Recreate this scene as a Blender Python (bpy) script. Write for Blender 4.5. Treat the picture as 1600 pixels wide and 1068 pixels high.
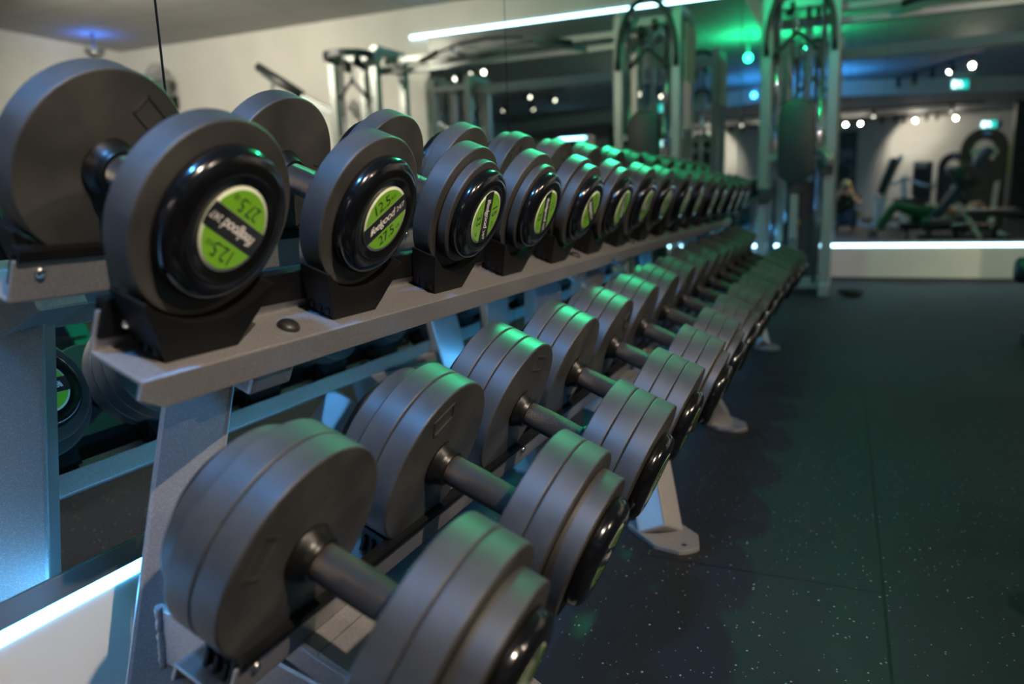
import bpy, bmesh, math, random
from mathutils import Vector, Matrix, Euler
random.seed(7)
for o in list(bpy.data.objects):
    bpy.data.objects.remove(o)
SC = bpy.context.scene
COL = SC.collection
PI = math.pi

# ------------------------------------------------------------------ camera, world, exposure
cam_data = bpy.data.cameras.new('camera')
cam = bpy.data.objects.new('camera', cam_data)
COL.objects.link(cam)
cam_data.sensor_fit = 'HORIZONTAL'
cam_data.sensor_width = 36.0
cam_data.lens = 26.325
cam_data.clip_start = 0.02
cam_data.clip_end = 100
cam.matrix_world = Matrix((
    (0.91631652, -0.04613299, 0.39778861, 0.0),
    (0.39918592, 0.18423966, -0.89816833, 0.0),
    (-0.03185325, 0.98179809, 0.18723748, 0.772),
    (0, 0, 0, 1)))
cam_data.dof.use_dof = True
cam_data.dof.focus_distance = 1.12
cam_data.dof.aperture_fstop = 2.5
SC.camera = cam
world = bpy.data.worlds.new('World')
SC.world = world
world.use_nodes = True
world.node_tree.nodes['Background'].inputs[0].default_value = (0.02, 0.025, 0.03, 1)
world.node_tree.nodes['Background'].inputs[1].default_value = 0.3
SC.view_settings.view_transform = 'Standard'
SC.view_settings.look = 'None'
SC.view_settings.gamma = 1
SC.view_settings.exposure = 0.12
SC.cycles.max_bounces = 10
SC.cycles.glossy_bounces = 8
SC.cycles.sample_clamp_indirect = 6.0
SC.cycles.blur_glossy = 0.3

# room limits
XW, XR = -0.884, 6.65          # mirrored side wall, opposite wall
YF, YB = 7.15, -7.6            # mirrored end wall, wall behind
ZC, ZLOW = 2.74, 2.46          # main ceiling, lower ceiling beyond the bulkhead
LED_Z = 0.2845

# ------------------------------------------------------------------ lights
WARM = (1.0, 0.83, 0.64)
def spot(name, loc, target, energy, color=WARM, angle=60, blend=0.5, radius=0.03):
    d = bpy.data.lights.new(name, 'SPOT')
    d.energy = energy; d.color = color; d.spot_size = math.radians(angle); d.spot_blend = blend
    d.shadow_soft_size = radius
    o = bpy.data.objects.new(name, d); COL.objects.link(o)
    o.location = loc
    o.rotation_euler = (Vector(target) - Vector(loc)).to_track_quat('-Z', 'Y').to_euler()
    return o
# ------------------------------------------------------------------ materials
def mat(name, color, rough=0.5, metal=0.0, spec=0.5, emit=None, strength=0.0, coat=0.0):
    m = bpy.data.materials.new(name); m.use_nodes = True
    b = m.node_tree.nodes['Principled BSDF']
    b.inputs['Base Color'].default_value = (*color, 1)
    b.inputs['Roughness'].default_value = rough
    b.inputs['Metallic'].default_value = metal
    b.inputs['Specular IOR Level'].default_value = spec
    b.inputs['Coat Weight'].default_value = coat
    if emit:
        b.inputs['Emission Color'].default_value = (*emit, 1)
        b.inputs['Emission Strength'].default_value = strength
    return m
def nodes(m):
    return m.node_tree.nodes, m.node_tree.links, m.node_tree.nodes['Principled BSDF']
def add_noise(m, scale, c1, c2, rough=None, bump=0.0, detail=4, lo=0.35, hi=0.65, bump_scale=None, stretch=None):
    N, L, b = nodes(m)
    tc = N.new('ShaderNodeTexCoord')
    src = tc.outputs['Object']
    if stretch:
        mp = N.new('ShaderNodeMapping'); mp.inputs['Scale'].default_value = stretch
        L.new(src, mp.inputs[0]); src = mp.outputs[0]
    n = N.new('ShaderNodeTexNoise'); n.inputs['Scale'].default_value = scale; n.inputs['Detail'].default_value = detail
    L.new(src, n.inputs['Vector'])
    r = N.new('ShaderNodeValToRGB')
    r.color_ramp.elements[0].position = lo; r.color_ramp.elements[0].color = (*c1, 1)
    r.color_ramp.elements[1].position = hi; r.color_ramp.elements[1].color = (*c2, 1)
    L.new(n.outputs['Fac'], r.inputs[0]); L.new(r.outputs[0], b.inputs['Base Color'])
    if rough:
        mr = N.new('ShaderNodeMapRange'); mr.inputs['To Min'].default_value = rough[0]; mr.inputs['To Max'].default_value = rough[1]
        L.new(n.outputs['Fac'], mr.inputs[0]); L.new(mr.outputs[0], b.inputs['Roughness'])
    if bump:
        n2 = N.new('ShaderNodeTexNoise'); n2.inputs['Scale'].default_value = bump_scale or scale * 6; n2.inputs['Detail'].default_value = 2
        L.new(src, n2.inputs['Vector'])
        bp = N.new('ShaderNodeBump'); bp.inputs['Strength'].default_value = bump; bp.inputs['Distance'].default_value = 0.001
        L.new(n2.outputs['Fac'], bp.inputs['Height']); L.new(bp.outputs[0], b.inputs['Normal'])
    return m

M_RUB = add_noise(mat('plate_rubber', (0.08, 0.075, 0.07), 0.42), 16, (0.031, 0.030, 0.029), (0.053, 0.051, 0.048), (0.36, 0.60), 0.10, 7, bump_scale=260)
M_CAP = mat('black_gloss_cap', (0.004, 0.004, 0.0045), 0.15, 0, 0.5, coat=0.2)
M_COLLAR = mat('collar_black', (0.006, 0.0058, 0.0055), 0.34, 0, 0.4)
M_SAD = add_noise(mat('saddle_rubber', (0.02, 0.02, 0.02), 0.5, 0, 0.12), 14, (0.005, 0.005, 0.0055), (0.009, 0.009, 0.009), (0.40, 0.55), 0.05)
M_BLACK = mat('black_plastic', (0.015, 0.015, 0.016), 0.45)
M_DARK = mat('dark_steel', (0.03, 0.032, 0.038), 0.4, 0.3)
M_PAD = mat('black_vinyl', (0.012, 0.014, 0.017), 0.42)
M_CHROME = mat('chrome', (0.78, 0.79, 0.8), 0.12, 1.0)
M_BOLT = mat('bolt_steel', (0.6, 0.58, 0.55), 0.25, 1.0)
M_GREEN = mat('label_green', (0.18, 0.45, 0.02), 0.35, coat=0.8)
M_CREAM = mat('label_cream', (0.62, 0.66, 0.50), 0.35, coat=0.8)
M_BAND = mat('label_band', (0.012, 0.014, 0.017), 0.3, coat=0.8)
M_INK = mat('label_ink', (0.015, 0.02, 0.012), 0.4, coat=0.8)
M_WHITE_INK = mat('label_white', (0.8, 0.76, 0.74), 0.4)
M_WALL = add_noise(mat('wall_paint', (0.6, 0.58, 0.55), 0.75), 3, (0.56, 0.54, 0.51), (0.60, 0.58, 0.55), None, 0.03, 3, bump_scale=90)
M_BOARD = add_noise(mat('base_board_white', (0.66, 0.62, 0.56), 0.5), 5, (0.64, 0.60, 0.55), (0.68, 0.64, 0.58), (0.4, 0.55))
M_ALU = mat('aluminium_profile', (0.30, 0.31, 0.33), 0.35, 0.8)
M_LED = mat('led_diffuser', (1, 1, 1), 0.5, emit=(0.06, 0.44, 1.0), strength=20.0)
M_LEDW = mat('led_diffuser_white', (1, 1, 1), 0.5, emit=(0.40, 0.80, 1.0), strength=9.0)
M_MIRROR = mat('mirror_silver', (0.80, 0.86, 0.84), 0.0, 1.0)
M_MEDGE = mat('mirror_edge_dark', (0.012, 0.018, 0.016), 0.3)
M_LAMP = mat('lamp_lens', (1, 1, 1), 0.4, emit=(1.0, 0.86, 0.68), strength=45)
M_LAMP_DIM = mat('lamp_lens_dim', (1, 1, 1), 0.4, emit=(1.0, 0.9, 0.78), strength=10)
M_GLOBE_G = mat('lamp_green', (0.1, 0.6, 0.3), 0.4, emit=(0.02, 1.0, 0.36), strength=420)
M_GLOBE_B = mat('lamp_blue', (0.1, 0.3, 0.8), 0.4, emit=(0.04, 0.34, 1.0), strength=400)
M_GLOBE_B2 = mat('lamp_blue_small', (0.1, 0.3, 0.8), 0.4, emit=(0.04, 0.20, 1.0), strength=45)
M_EXIT = mat('exit_face_green', (0.02, 0.35, 0.25), 0.4, emit=(0.01, 0.55, 0.50), strength=1.6)
M_EXITW = mat('exit_figure_white', (0.9, 0.9, 0.9), 0.4, emit=(0.8, 0.95, 1.0), strength=4.0)
M_POSTER = add_noise(mat('poster_print', (0.05, 0.06, 0.1), 0.5), 4, (0.01, 0.012, 0.02), (0.16, 0.17, 0.22), None, 0, 3, 0.45, 0.6)
M_CREAM2 = mat('sign_plate_cream', (0.55, 0.50, 0.44), 0.5)
M_BADGE = mat('blue_badge', (0.06, 0.22, 0.6), 0.3)
M_BLUESTEEL = mat('dark_blue_steel', (0.010, 0.025, 0.055), 0.35, 0.3)
M_WHITEPAINT = mat('white_frame_paint', (0.62, 0.61, 0.60), 0.35, 0.1)
M_ORANGE = mat('orange_plastic', (0.7, 0.28, 0.04), 0.5)
M_HAIR = mat('dark_hair', (0.02, 0.014, 0.01), 0.6)
M_SKIN = add_noise(mat('skin', (0.5, 0.3, 0.22), 0.5), 20, (0.46, 0.27, 0.19), (0.55, 0.34, 0.25))
M_LIME = mat('lime_panel', (0.36, 0.55, 0.03), 0.5)
M_GREENCLOTH = add_noise(mat('green_trousers', (0.02, 0.12, 0.07), 0.8), 25, (0.010, 0.05, 0.035), (0.018, 0.075, 0.05))
M_BLUECLOTH = add_noise(mat('blue_trousers', (0.02, 0.03, 0.09), 0.8), 25, (0.015, 0.022, 0.07), (0.03, 0.04, 0.11))
M_BLACKCLOTH = mat('black_shirt', (0.02, 0.02, 0.018), 0.85)
M_GREYCLOTH = mat('grey_shirt', (0.35, 0.34, 0.32), 0.85)
M_OLIVE = mat('olive_cap', (0.16, 0.15, 0.07), 0.85)
M_FRAMEPALE = mat('pale_frame_paint', (0.55, 0.56, 0.58), 0.35, 0.2)
M_PANEL = mat('cream_board', (0.42, 0.40, 0.30), 0.6)

def frame_paint(name, c, rough, metal):
    m = mat(name, c, rough, metal)
    N, L, b = nodes(m)
    tc = N.new('ShaderNodeTexCoord')
    v = N.new('ShaderNodeTexVoronoi'); v.inputs['Scale'].default_value = 1900
    L.new(tc.outputs['Object'], v.inputs['Vector'])
    sep = N.new('ShaderNodeSeparateColor'); L.new(v.outputs['Color'], sep.inputs[0])
    r = N.new('ShaderNodeValToRGB')
    r.color_ramp.elements[0].position = 0.0; r.color_ramp.elements[0].color = (*[x * 0.82 for x in c], 1)
    r.color_ramp.elements[1].position = 0.93; r.color_ramp.elements[1].color = (*[x * 1.08 for x in c], 1)
    e = r.color_ramp.elements.new(0.975); e.color = (*[min(1, x * 2.0) for x in c], 1)
    L.new(sep.outputs[0], r.inputs[0]); L.new(r.outputs[0], b.inputs['Base Color'])
    n = N.new('ShaderNodeTexNoise'); n.inputs['Scale'].default_value = 420; n.inputs['Detail'].default_value = 1
    L.new(tc.outputs['Object'], n.inputs['Vector'])
    bp = N.new('ShaderNodeBump'); bp.inputs['Strength'].default_value = 0.18; bp.inputs['Distance'].default_value = 0.0006
    L.new(n.outputs['Fac'], bp.inputs['Height']); L.new(bp.outputs[0], b.inputs['Normal'])
    return m
M_FRAME = frame_paint('silver_frame_paint', (0.35, 0.335, 0.335), 0.37, 0.6)
M_TOWER = mat('tower_grey_paint', (0.24, 0.26, 0.255), 0.32, 0.4)

def handle_mat():
    m = mat('knurled_steel', (0.15, 0.13, 0.115), 0.36, 0.8)
    N, L, b = nodes(m)
    tc = N.new('ShaderNodeTexCoord')
    out = []
    for ang in (0.6, -0.6):
        mp = N.new('ShaderNodeMapping'); mp.inputs['Rotation'].default_value = (0, 0, ang)
        sx = N.new('ShaderNodeSeparateXYZ'); L.new(tc.outputs['Object'], sx.inputs[0])
        at = N.new('ShaderNodeMath'); at.operation = 'ARCTAN2'; L.new(sx.outputs['Y'], at.inputs[0]); L.new(sx.outputs['Z'], at.inputs[1])
        mu = N.new('ShaderNodeMath'); mu.operation = 'MULTIPLY'; L.new(at.outputs[0], mu.inputs[0]); mu.inputs[1].default_value = 44
        mx = N.new('ShaderNodeMath'); mx.operation = 'MULTIPLY'; L.new(sx.outputs['X'], mx.inputs[0]); mx.inputs[1].default_value = 2600 * (1 if ang > 0 else -1)
        ad = N.new('ShaderNodeMath'); ad.operation = 'ADD'; L.new(mu.outputs[0], ad.inputs[0]); L.new(mx.outputs[0], ad.inputs[1])
        si = N.new('ShaderNodeMath'); si.operation = 'SINE'; L.new(ad.outputs[0], si.inputs[0])
        out.append(si)
    mn = N.new('ShaderNodeMath'); mn.operation = 'MINIMUM'
    L.new(out[0].outputs[0], mn.inputs[0]); L.new(out[1].outputs[0], mn.inputs[1])
    bp = N.new('ShaderNodeBump'); bp.inputs['Strength'].default_value = 0.9; bp.inputs['Distance'].default_value = 0.0009
    L.new(mn.outputs[0], bp.inputs['Height']); L.new(bp.outputs[0], b.inputs['Normal'])
    return m
M_HANDLE = handle_mat()

def floor_mat():
    m = mat('rubber_floor', (0.015, 0.016, 0.018), 0.62, 0, 0.25)
    N, L, b = nodes(m)
    tc = N.new('ShaderNodeTexCoord')
    sx = N.new('ShaderNodeSeparateXYZ'); L.new(tc.outputs['Object'], sx.inputs[0])
    def math_(op, a, c=None):
        n = N.new('ShaderNodeMath'); n.operation = op
        for i, v in enumerate((a, c)):
            if v is None: continue
            if isinstance(v, (int, float)): n.inputs[i].default_value = v
            else: L.new(v, n.inputs[i])
        return n.outputs[0]
    # specks
    v = N.new('ShaderNodeTexVoronoi'); v.inputs['Scale'].default_value = 150
    wob = N.new('ShaderNodeTexNoise'); wob.inputs['Scale'].default_value = 300
    L.new(tc.outputs['Object'], wob.inputs['Vector'])
    mixv = N.new('ShaderNodeMix'); mixv.data_type = 'VECTOR'; mixv.inputs['Factor'].default_value = 0.004
    L.new(tc.outputs['Object'], mixv.inputs[4]); L.new(wob.outputs['Color'], mixv.inputs[5])
    L.new(mixv.outputs[1], v.inputs['Vector'])
    sc = N.new('ShaderNodeSeparateColor'); L.new(v.outputs['Color'], sc.inputs[0])
    pick = math_('GREATER_THAN', sc.outputs[0], 0.86)
    size = math_('MULTIPLY', sc.outputs[1], 0.30)
    near = math_('LESS_THAN', v.outputs['Distance'], size)
    speck = math_('MULTIPLY', pick, near)
    # seams: 1 m tiles, bond shifted from row to row
    xs = math_('SUBTRACT', sx.outputs['X'], 0.105)
    xi = math_('FLOOR', xs)
    par = math_('MODULO', math_('ADD', xi, 100.0), 2.0)
    xf = math_('FRACT', xs)
    xd = math_('MINIMUM', xf, math_('SUBTRACT', 1.0, xf))
    ys = math_('SUBTRACT', sx.outputs['Y'], math_('ADD', 0.005, math_('MULTIPLY', par, 0.495)))
    yf = math_('FRACT', ys)
    yd = math_('MINIMUM', yf, math_('SUBTRACT', 1.0, yf))
    d = math_('MINIMUM', xd, yd)
    seam = math_('LESS_THAN', d, 0.0028)
    # big soft tone changes
    nz = N.new('ShaderNodeTexNoise'); nz.inputs['Scale'].default_value = 1.3; nz.inputs['Detail'].default_value = 5
    L.new(tc.outputs['Object'], nz.inputs['Vector'])
    ramp = N.new('ShaderNodeValToRGB')
    ramp.color_ramp.elements[0].position = 0.3; ramp.color_ramp.elements[0].color = (0.0075, 0.0085, 0.0105, 1)
    ramp.color_ramp.elements[1].position = 0.75; ramp.color_ramp.elements[1].color = (0.015, 0.016, 0.019, 1)
    L.new(nz.outputs['Fac'], ramp.inputs[0])
    m1 = N.new('ShaderNodeMix'); m1.data_type = 'RGBA'
    L.new(speck, m1.inputs['Factor']); L.new(ramp.outputs[0], m1.inputs[6]); m1.inputs[7].default_value = (0.24, 0.28, 0.30, 1)
    m2 = N.new('ShaderNodeMix'); m2.data_type = 'RGBA'
    L.new(seam, m2.inputs['Factor']); L.new(m1.outputs[2], m2.inputs[6]); m2.inputs[7].default_value = (0.003, 0.003, 0.004, 1)
    L.new(m2.outputs[2], b.inputs['Base Color'])
    fine = N.new('ShaderNodeTexNoise'); fine.inputs['Scale'].default_value = 240
    L.new(tc.outputs['Object'], fine.inputs['Vector'])
    hgt = math_('SUBTRACT', fine.outputs['Fac'], math_('MULTIPLY', math_('LESS_THAN', d, 0.005), 2.5))
    bp = N.new('ShaderNodeBump'); bp.inputs['Strength'].default_value = 0.35; bp.inputs['Distance'].default_value = 0.0012
    L.new(hgt, bp.inputs['Height']); L.new(bp.outputs[0], b.inputs['Normal'])
    return m
M_FLOOR = floor_mat()

def ceiling_mat():
    m = mat('ceiling_tiles', (0.42, 0.41, 0.40), 0.8)
    N, L, b = nodes(m)
    tc = N.new('ShaderNodeTexCoord')
    bk = N.new('ShaderNodeTexBrick')
    bk.inputs['Scale'].default_value = 1.0; bk.inputs['Mortar Size'].default_value = 0.006; bk.offset = 0.0
    bk.inputs['Brick Width'].default_value = 1.2; bk.inputs['Row Height'].default_value = 0.6
    bk.inputs['Color1'].default_value = (0.40, 0.395, 0.39, 1); bk.inputs['Color2'].default_value = (0.38, 0.375, 0.37, 1)
    bk.inputs['Mortar'].default_value = (0.20, 0.20, 0.20, 1)
    L.new(tc.outputs['Object'], bk.inputs['Vector']); L.new(bk.outputs['Color'], b.inputs['Base Color'])
    return m
M_CEIL = ceiling_mat()

# ------------------------------------------------------------------ mesh helpers
def T(loc=(0, 0, 0), rot=(0, 0, 0)):
    return Matrix.Translation(Vector(loc)) @ Euler(rot).to_matrix().to_4x4()
def merge(bm, tmp, mtx=None, mi=0):
    vs = []
    for v in tmp.verts:
        vs.append(bm.verts.new(mtx @ v.co if mtx else v.co))
    for f in tmp.faces:
        try:
            nf = bm.faces.new([vs[v.index] for v in f.verts]); nf.material_index = mi; nf.smooth = f.smooth
        except ValueError:
            pass
    tmp.free()
def add_box(bm, c, s, bev=0.0, mtx=None, mi=0, seg=2):
    t = bmesh.new(); bmesh.ops.create_cube(t, size=1.0)
    for v in t.verts:
        v.co = Vector((v.co.x * s[0] + c[0], v.co.y * s[1] + c[1], v.co.z * s[2] + c[2]))
    if bev > 0:
        bmesh.ops.bevel(t, geom=t.edges[:], offset=bev, segments=seg, profile=0.6, affect='EDGES')
    t.verts.index_update(); merge(bm, t, mtx, mi)
def add_lathe(bm, prof, seg=48, mtx=None, mi=0, axis='x', smooth=True):
    """profile [(along, radius)] turned round the local axis; ends with radius 0 close it"""
    t = bmesh.new(); rings = []
    for a, r in prof:
        if r <= 1e-6:
            rings.append([t.verts.new((a, 0, 0))])
        else:
            rings.append([t.verts.new((a, r * math.cos(2 * PI * k / seg), r * math.sin(2 * PI * k / seg))) for k in range(seg)])
    for A, B in zip(rings, rings[1:]):
        for k in range(seg):
            k2 = (k + 1) % seg
            if len(A) == 1 and len(B) == 1: continue
            if len(A) == 1: f = t.faces.new((A[0], B[k2], B[k]))
            elif len(B) == 1: f = t.faces.new((A[k], A[k2], B[0]))
            else: f = t.faces.new((A[k], A[k2], B[k2], B[k]))
            f.smooth = smooth
    if axis == 'z':
        R = Matrix(((0, 0, 1, 0), (0, 1, 0, 0), (1, 0, 0, 0), (0, 0, 0, 1))); mtx = (mtx @ R) if mtx else R
    elif axis == 'y':
        R = Matrix(((0, 1, 0, 0), (1, 0, 0, 0), (0, 0, 1, 0), (0, 0, 0, 1))); mtx = (mtx @ R) if mtx else R
    bmesh.ops.recalc_face_normals(t, faces=t.faces[:])
    t.verts.index_update(); merge(bm, t, mtx, mi)
def add_tube(bm, pts, r, seg=12, mi=0, square=None, twist=0.0, mtx=None, up=None):
    """a tube through the points; square=(w, h) gives a rectangular section; r may be a list"""
    pts = [Vector(p) for p in pts]; n = len(pts); t = bmesh.new(); rings = []
    prev = None
    for i, p in enumerate(pts):
        d = (pts[min(i + 1, n - 1)] - pts[max(i - 1, 0)]).normalized()
        if prev is None:
            ref = Vector(up) if up else (Vector((0, 0, 1)) if abs(d.z) < 0.9 else Vector((0, 1, 0)))
            a = (ref - d * ref.dot(d)).normalized()
        else:
            a = (prev - d * prev.dot(d)).normalized()
        prev = a; b = d.cross(a)
        if square:
            w, h = square; c, s = math.cos(twist), math.sin(twist)
            offs = [(w / 2, h / 2), (-w / 2, h / 2), (-w / 2, -h / 2), (w / 2, -h / 2)]
            offs = [(x * c - y * s, x * s + y * c) for x, y in offs]
            rings.append([t.verts.new(p + b * x + a * y) for x, y in offs])
        else:
            rr = r[i] if isinstance(r, (list, tuple)) else r
            rings.append([t.verts.new(p + (a * math.cos(2 * PI * k / seg) + b * math.sin(2 * PI * k / seg)) * rr) for k in range(seg)])
    m = len(rings[0])
    for A, B in zip(rings, rings[1:]):
        for k in range(m):
            f = t.faces.new((A[k], A[(k + 1) % m], B[(k + 1) % m], B[k])); f.smooth = not square
    t.faces.new(rings[0]); t.faces.new(rings[-1][::-1])
    bmesh.ops.recalc_face_normals(t, faces=t.faces[:])
    if square:
        es = [e for e in t.edges]
        bmesh.ops.bevel(t, geom=es, offset=min(square) * 0.07, segments=2, profile=0.6, affect='EDGES')
    t.verts.index_update(); merge(bm, t, mtx, mi)
def add_prism(bm, poly, y0, y1, mi=0, mtx=None, bev=0.0):
    """polygon in the x-z plane extruded along y"""
    t = bmesh.new()
    A = [t.verts.new((x, y0, z)) for x, z in poly]; B = [t.verts.new((x, y1, z)) for x, z in poly]
    n = len(poly)
    for k in range(n):
        t.faces.new((A[k], A[(k + 1) % n], B[(k + 1) % n], B[k]))
    t.faces.new(A[::-1]); t.faces.new(B)
    bmesh.ops.recalc_face_normals(t, faces=t.faces[:])
    if bev:
        bmesh.ops.bevel(t, geom=t.edges[:], offset=bev, segments=2, profile=0.6, affect='EDGES')
    t.verts.index_update(); merge(bm, t, mtx, mi)
def add_sphere(bm, c, r, scale=(1, 1, 1), mi=0, seg=20, rings=12, mtx=None):
    t = bmesh.new(); bmesh.ops.create_uvsphere(t, u_segments=seg, v_segments=rings, radius=r)
    for v in t.verts:
        v.co = Vector((v.co.x * scale[0] + c[0], v.co.y * scale[1] + c[1], v.co.z * scale[2] + c[2]))
    for f in t.faces: f.smooth = True
    t.verts.index_update(); merge(bm, t, mtx, mi)
def obj(name, bm, m, parent=None, sharp=None):
    me = bpy.data.meshes.new(name)
    bm.normal_update(); bm.to_mesh(me); bm.free()
    for x in (m if isinstance(m, (list, tuple)) else [m]): me.materials.append(x)
    if sharp:
        try: me.set_sharp_from_angle(angle=math.radians(sharp))
        except Exception: pass
    o = bpy.data.objects.new(name, me); COL.objects.link(o)
    if parent: o.parent = parent
    return o
def tag(o, label, cat, group=None, kind=None):
    if label: o['label'] = label
    if cat: o['category'] = cat
    if group: o['group'] = group
    if kind: o['kind'] = kind
    return o
def thing(name, label, cat, loc=(0, 0, 0), rot=(0, 0, 0), group=None):
    o = bpy.data.objects.new(name, None); COL.objects.link(o)
    o.location = loc; o.rotation_euler = rot; o.empty_display_size = 0.05
    return tag(o, label, cat, group)
def struct(name, bm, m):
    o = obj(name, bm, m); o['kind'] = 'structure'; return o
def box_struct(name, lo, hi, m):
    bm = bmesh.new()
    add_box(bm, [(a + b) / 2 for a, b in zip(lo, hi)], [b - a for a, b in zip(lo, hi)])
    return struct(name, bm, m)
def text_mesh(s, size, shear=0.0, align='CENTER', space=1.0, weight=0.0):
    cu = bpy.data.curves.new('lettering', 'FONT'); cu.body = s; cu.size = size; cu.shear = shear
    cu.align_x = align; cu.align_y = 'CENTER'; cu.extrude = 0.0; cu.space_character = space; cu.offset = weight
    cu.resolution_u = 3
    o = bpy.data.objects.new('lettering', cu); COL.objects.link(o)
    dg = bpy.context.evaluated_depsgraph_get(); dg.update()
    me = bpy.data.meshes.new_from_object(o.evaluated_get(dg))
    bpy.data.objects.remove(o); bpy.data.curves.remove(cu)
    b = bmesh.new(); b.from_mesh(me); bpy.data.meshes.remove(me)
    b.verts.index_update()
    return b

# ------------------------------------------------------------------ the room
box_struct('floor', (XW - 0.3, YB - 0.3, -0.1), (XR + 0.3, YF + 0.3, 0.0), M_FLOOR)
box_struct('ceiling', (XW - 0.3, YB - 0.3, ZC), (XR + 0.3, YF + 0.3, ZC + 0.1), M_CEIL)
box_struct('wall_left', (XW - 0.2, YB, 0), (XW - 0.012, YF + 0.2, ZC), M_WALL)
box_struct('wall_far', (XW - 0.012, YF + 0.012, 0), (XR, YF + 0.2, ZC), M_WALL)
box_struct('wall_right', (XR, YB, 0), (XR + 0.2, YF + 0.2, ZC), M_WALL)
box_struct('wall_back', (XW - 0.012, YB - 0.2, 0), (XR, YB, ZC), M_WALL)
# bulkhead that drops to the lower ceiling behind the viewpoint
bm = bmesh.new()
pts = [(XW - 0.011, -1.19), (XR, -4.75), (XR, YB), (XW - 0.011, YB)]
A = [bm.verts.new((x, y, ZLOW)) for x, y in pts]; B = [bm.verts.new((x, y, ZC)) for x, y in pts]
bm.faces.new(A[::-1]); bm.faces.new(B)
for k in range(4): bm.faces.new((A[k], A[(k + 1) % 4], B[(k + 1) % 4], B[k]))
bmesh.ops.recalc_face_normals(bm, faces=bm.faces[:])
bm.normal_update()
for f in bm.faces: f.material_index = 1 if abs(f.normal.z) < 0.5 else 0
struct('ceiling_low', bm, [M_CEIL, M_WALL])
# white boards below the mirrors
FX1 = 2.24                       # right end of the end wall's mirror
box_struct('trim_1', (XW - 0.012, YB, 0), (XW, YF + 0.012, LED_Z - 0.0105), M_BOARD)
bm = bmesh.new()
for a, b in ((XW, 0.15), (0.153, 1.372), (1.375, 2.60)):
    add_box(bm, ((a + b) / 2, YF + 0.006, 0.137), (b - a, 0.012, 0.274))
struct('trim_2', bm, M_BOARD)
box_struct('trim_3', (XW + 0.001, YF - 0.006, 0), (XR, YF + 0.0, 0.012), M_BLACK)
# mirrors
def mirror(name, lo, hi, axis, label, group):
    bm = bmesh.new()
    add_box(bm, [(a + b) / 2 for a, b in zip(lo, hi)], [b - a for a, b in zip(lo, hi)], 0.0)
    for f in bm.faces:
        n = f.normal
    bm.normal_update()
    for f in bm.faces:
        f.material_index = 0 if f.normal[axis] * (1 if axis == 0 else -1) > 0.9 else 1
    return tag(obj(name, bm, [M_MIRROR, M_MEDGE]), label, 'mirror', group)
MZ0, MZ1 = 0.327, 2.44
ys = [-1.582, -0.382, 0.818, 2.018, 3.218, 4.418, 5.618, YF]
mlab = ['frameless mirror panel on the side wall, wholly behind the viewpoint',
        'frameless mirror panel beside the viewpoint, before the near end of the dumbbell rack',
        'frameless mirror panel on the side wall, just behind the short silver dumbbell rack',
        'frameless mirror panel on the side wall, behind the near half of the long dumbbell rack',
        'frameless mirror panel on the side wall, behind the far half of the long dumbbell rack',
        'frameless mirror panel on the side wall, between the dumbbell racks and the cable machine',
        'frameless mirror panel on the side wall that meets the end wall in the corner']
mlab[2] = 'frameless side wall mirror panel behind the short silver dumbbell rack, edged by two dark seams'
for i in range(7):
    mirror('wall_mirror', (XW - 0.006, ys[i] + 0.0022, MZ0), (XW, ys[i + 1] - 0.0022, MZ1), 0, mlab[i], 'mirror panels on the side wall')
box_struct('trim_4', (XW - 0.0119, -1.6, MZ0), (XW - 0.0062, YF + 0.012, MZ1), M_MEDGE)
xs = [XW + 0.004, 0.27, 1.47, FX1]
flab = ['end wall mirror panel in the corner, behind the tall cable machine tower',
        'end wall mirror panel reflecting the kneeling person, seam down its side',
        'end wall mirror panel reflecting the round-topped black weight machine']
for i in range(3):
    mirror('wall_mirror', (xs[i] + 0.001, YF, MZ0), (xs[i + 1] - 0.001, YF + 0.006, MZ1), 1, flab[i], 'mirror panels on the end wall')
box_struct('trim_5', (XW + 0.004, YF + 0.0062, MZ0), (FX1, YF + 0.0119, MZ1), M_MEDGE)
# light strips in their aluminium channels
def led(name, label, lo, hi, plo, phi, m):
    t = thing(name, label, 'light strip', [(a + b) / 2 for a, b in zip(lo, hi)])
    for nm, l, h, mm in (('diffuser', lo, hi, m), ('channel', plo, phi, M_ALU)):
        bm = bmesh.new()
        add_box(bm, [(a + b) / 2 - c for a, b, c in zip(l, h, t.location)], [b - a for a, b in zip(l, h)])
        obj(nm, bm, mm, t)
    return t
led('led_strip', 'glowing cool white light strip running along the side wall below its mirrors',
    (XW - 0.004, YB, LED_Z - 0.0095), (XW + 0.002, YF - 0.01, LED_Z + 0.0095), (XW - 0.004, YB, LED_Z + 0.0105), (XW + 0.003, YF - 0.01, MZ0 - 0.001), M_LED)
led('led_strip', 'glowing white light strip along the end wall below its mirrors',
    (XW + 0.01, YF - 0.002, LED_Z - 0.012), (FX1, YF + 0.004, LED_Z + 0.012), (XW + 0.01, YF - 0.001, LED_Z + 0.0125), (FX1, YF + 0.004, MZ0 - 0.001), M_LEDW)
led('led_strip', 'glowing white light strip along the top edge of the end wall mirrors',
    (XW + 0.01, YF - 0.004, MZ1 + 0.001), (FX1 + 0.2, YF + 0.004, MZ1 + 0.026), (XW + 0.01, YF - 0.004, MZ1 + 0.027), (FX1 + 0.2, YF + 0.004, MZ1 + 0.036), M_LEDW)

# ------------------------------------------------------------------ dumbbells
TH = math.radians(22.5)
UP_M = Vector((-0.6875, 0, 0.667))      # middle of the upper tier, between its flanges
LO_M = Vector((-0.460, 0, 0.289))
AX_V = 0.138                            # height of the handle above the tray
PITCH = 0.2615
EU, EN = Vector((math.cos(TH), 0, -math.sin(TH))), Vector((math.sin(TH), 0, math.cos(TH)))

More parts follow.
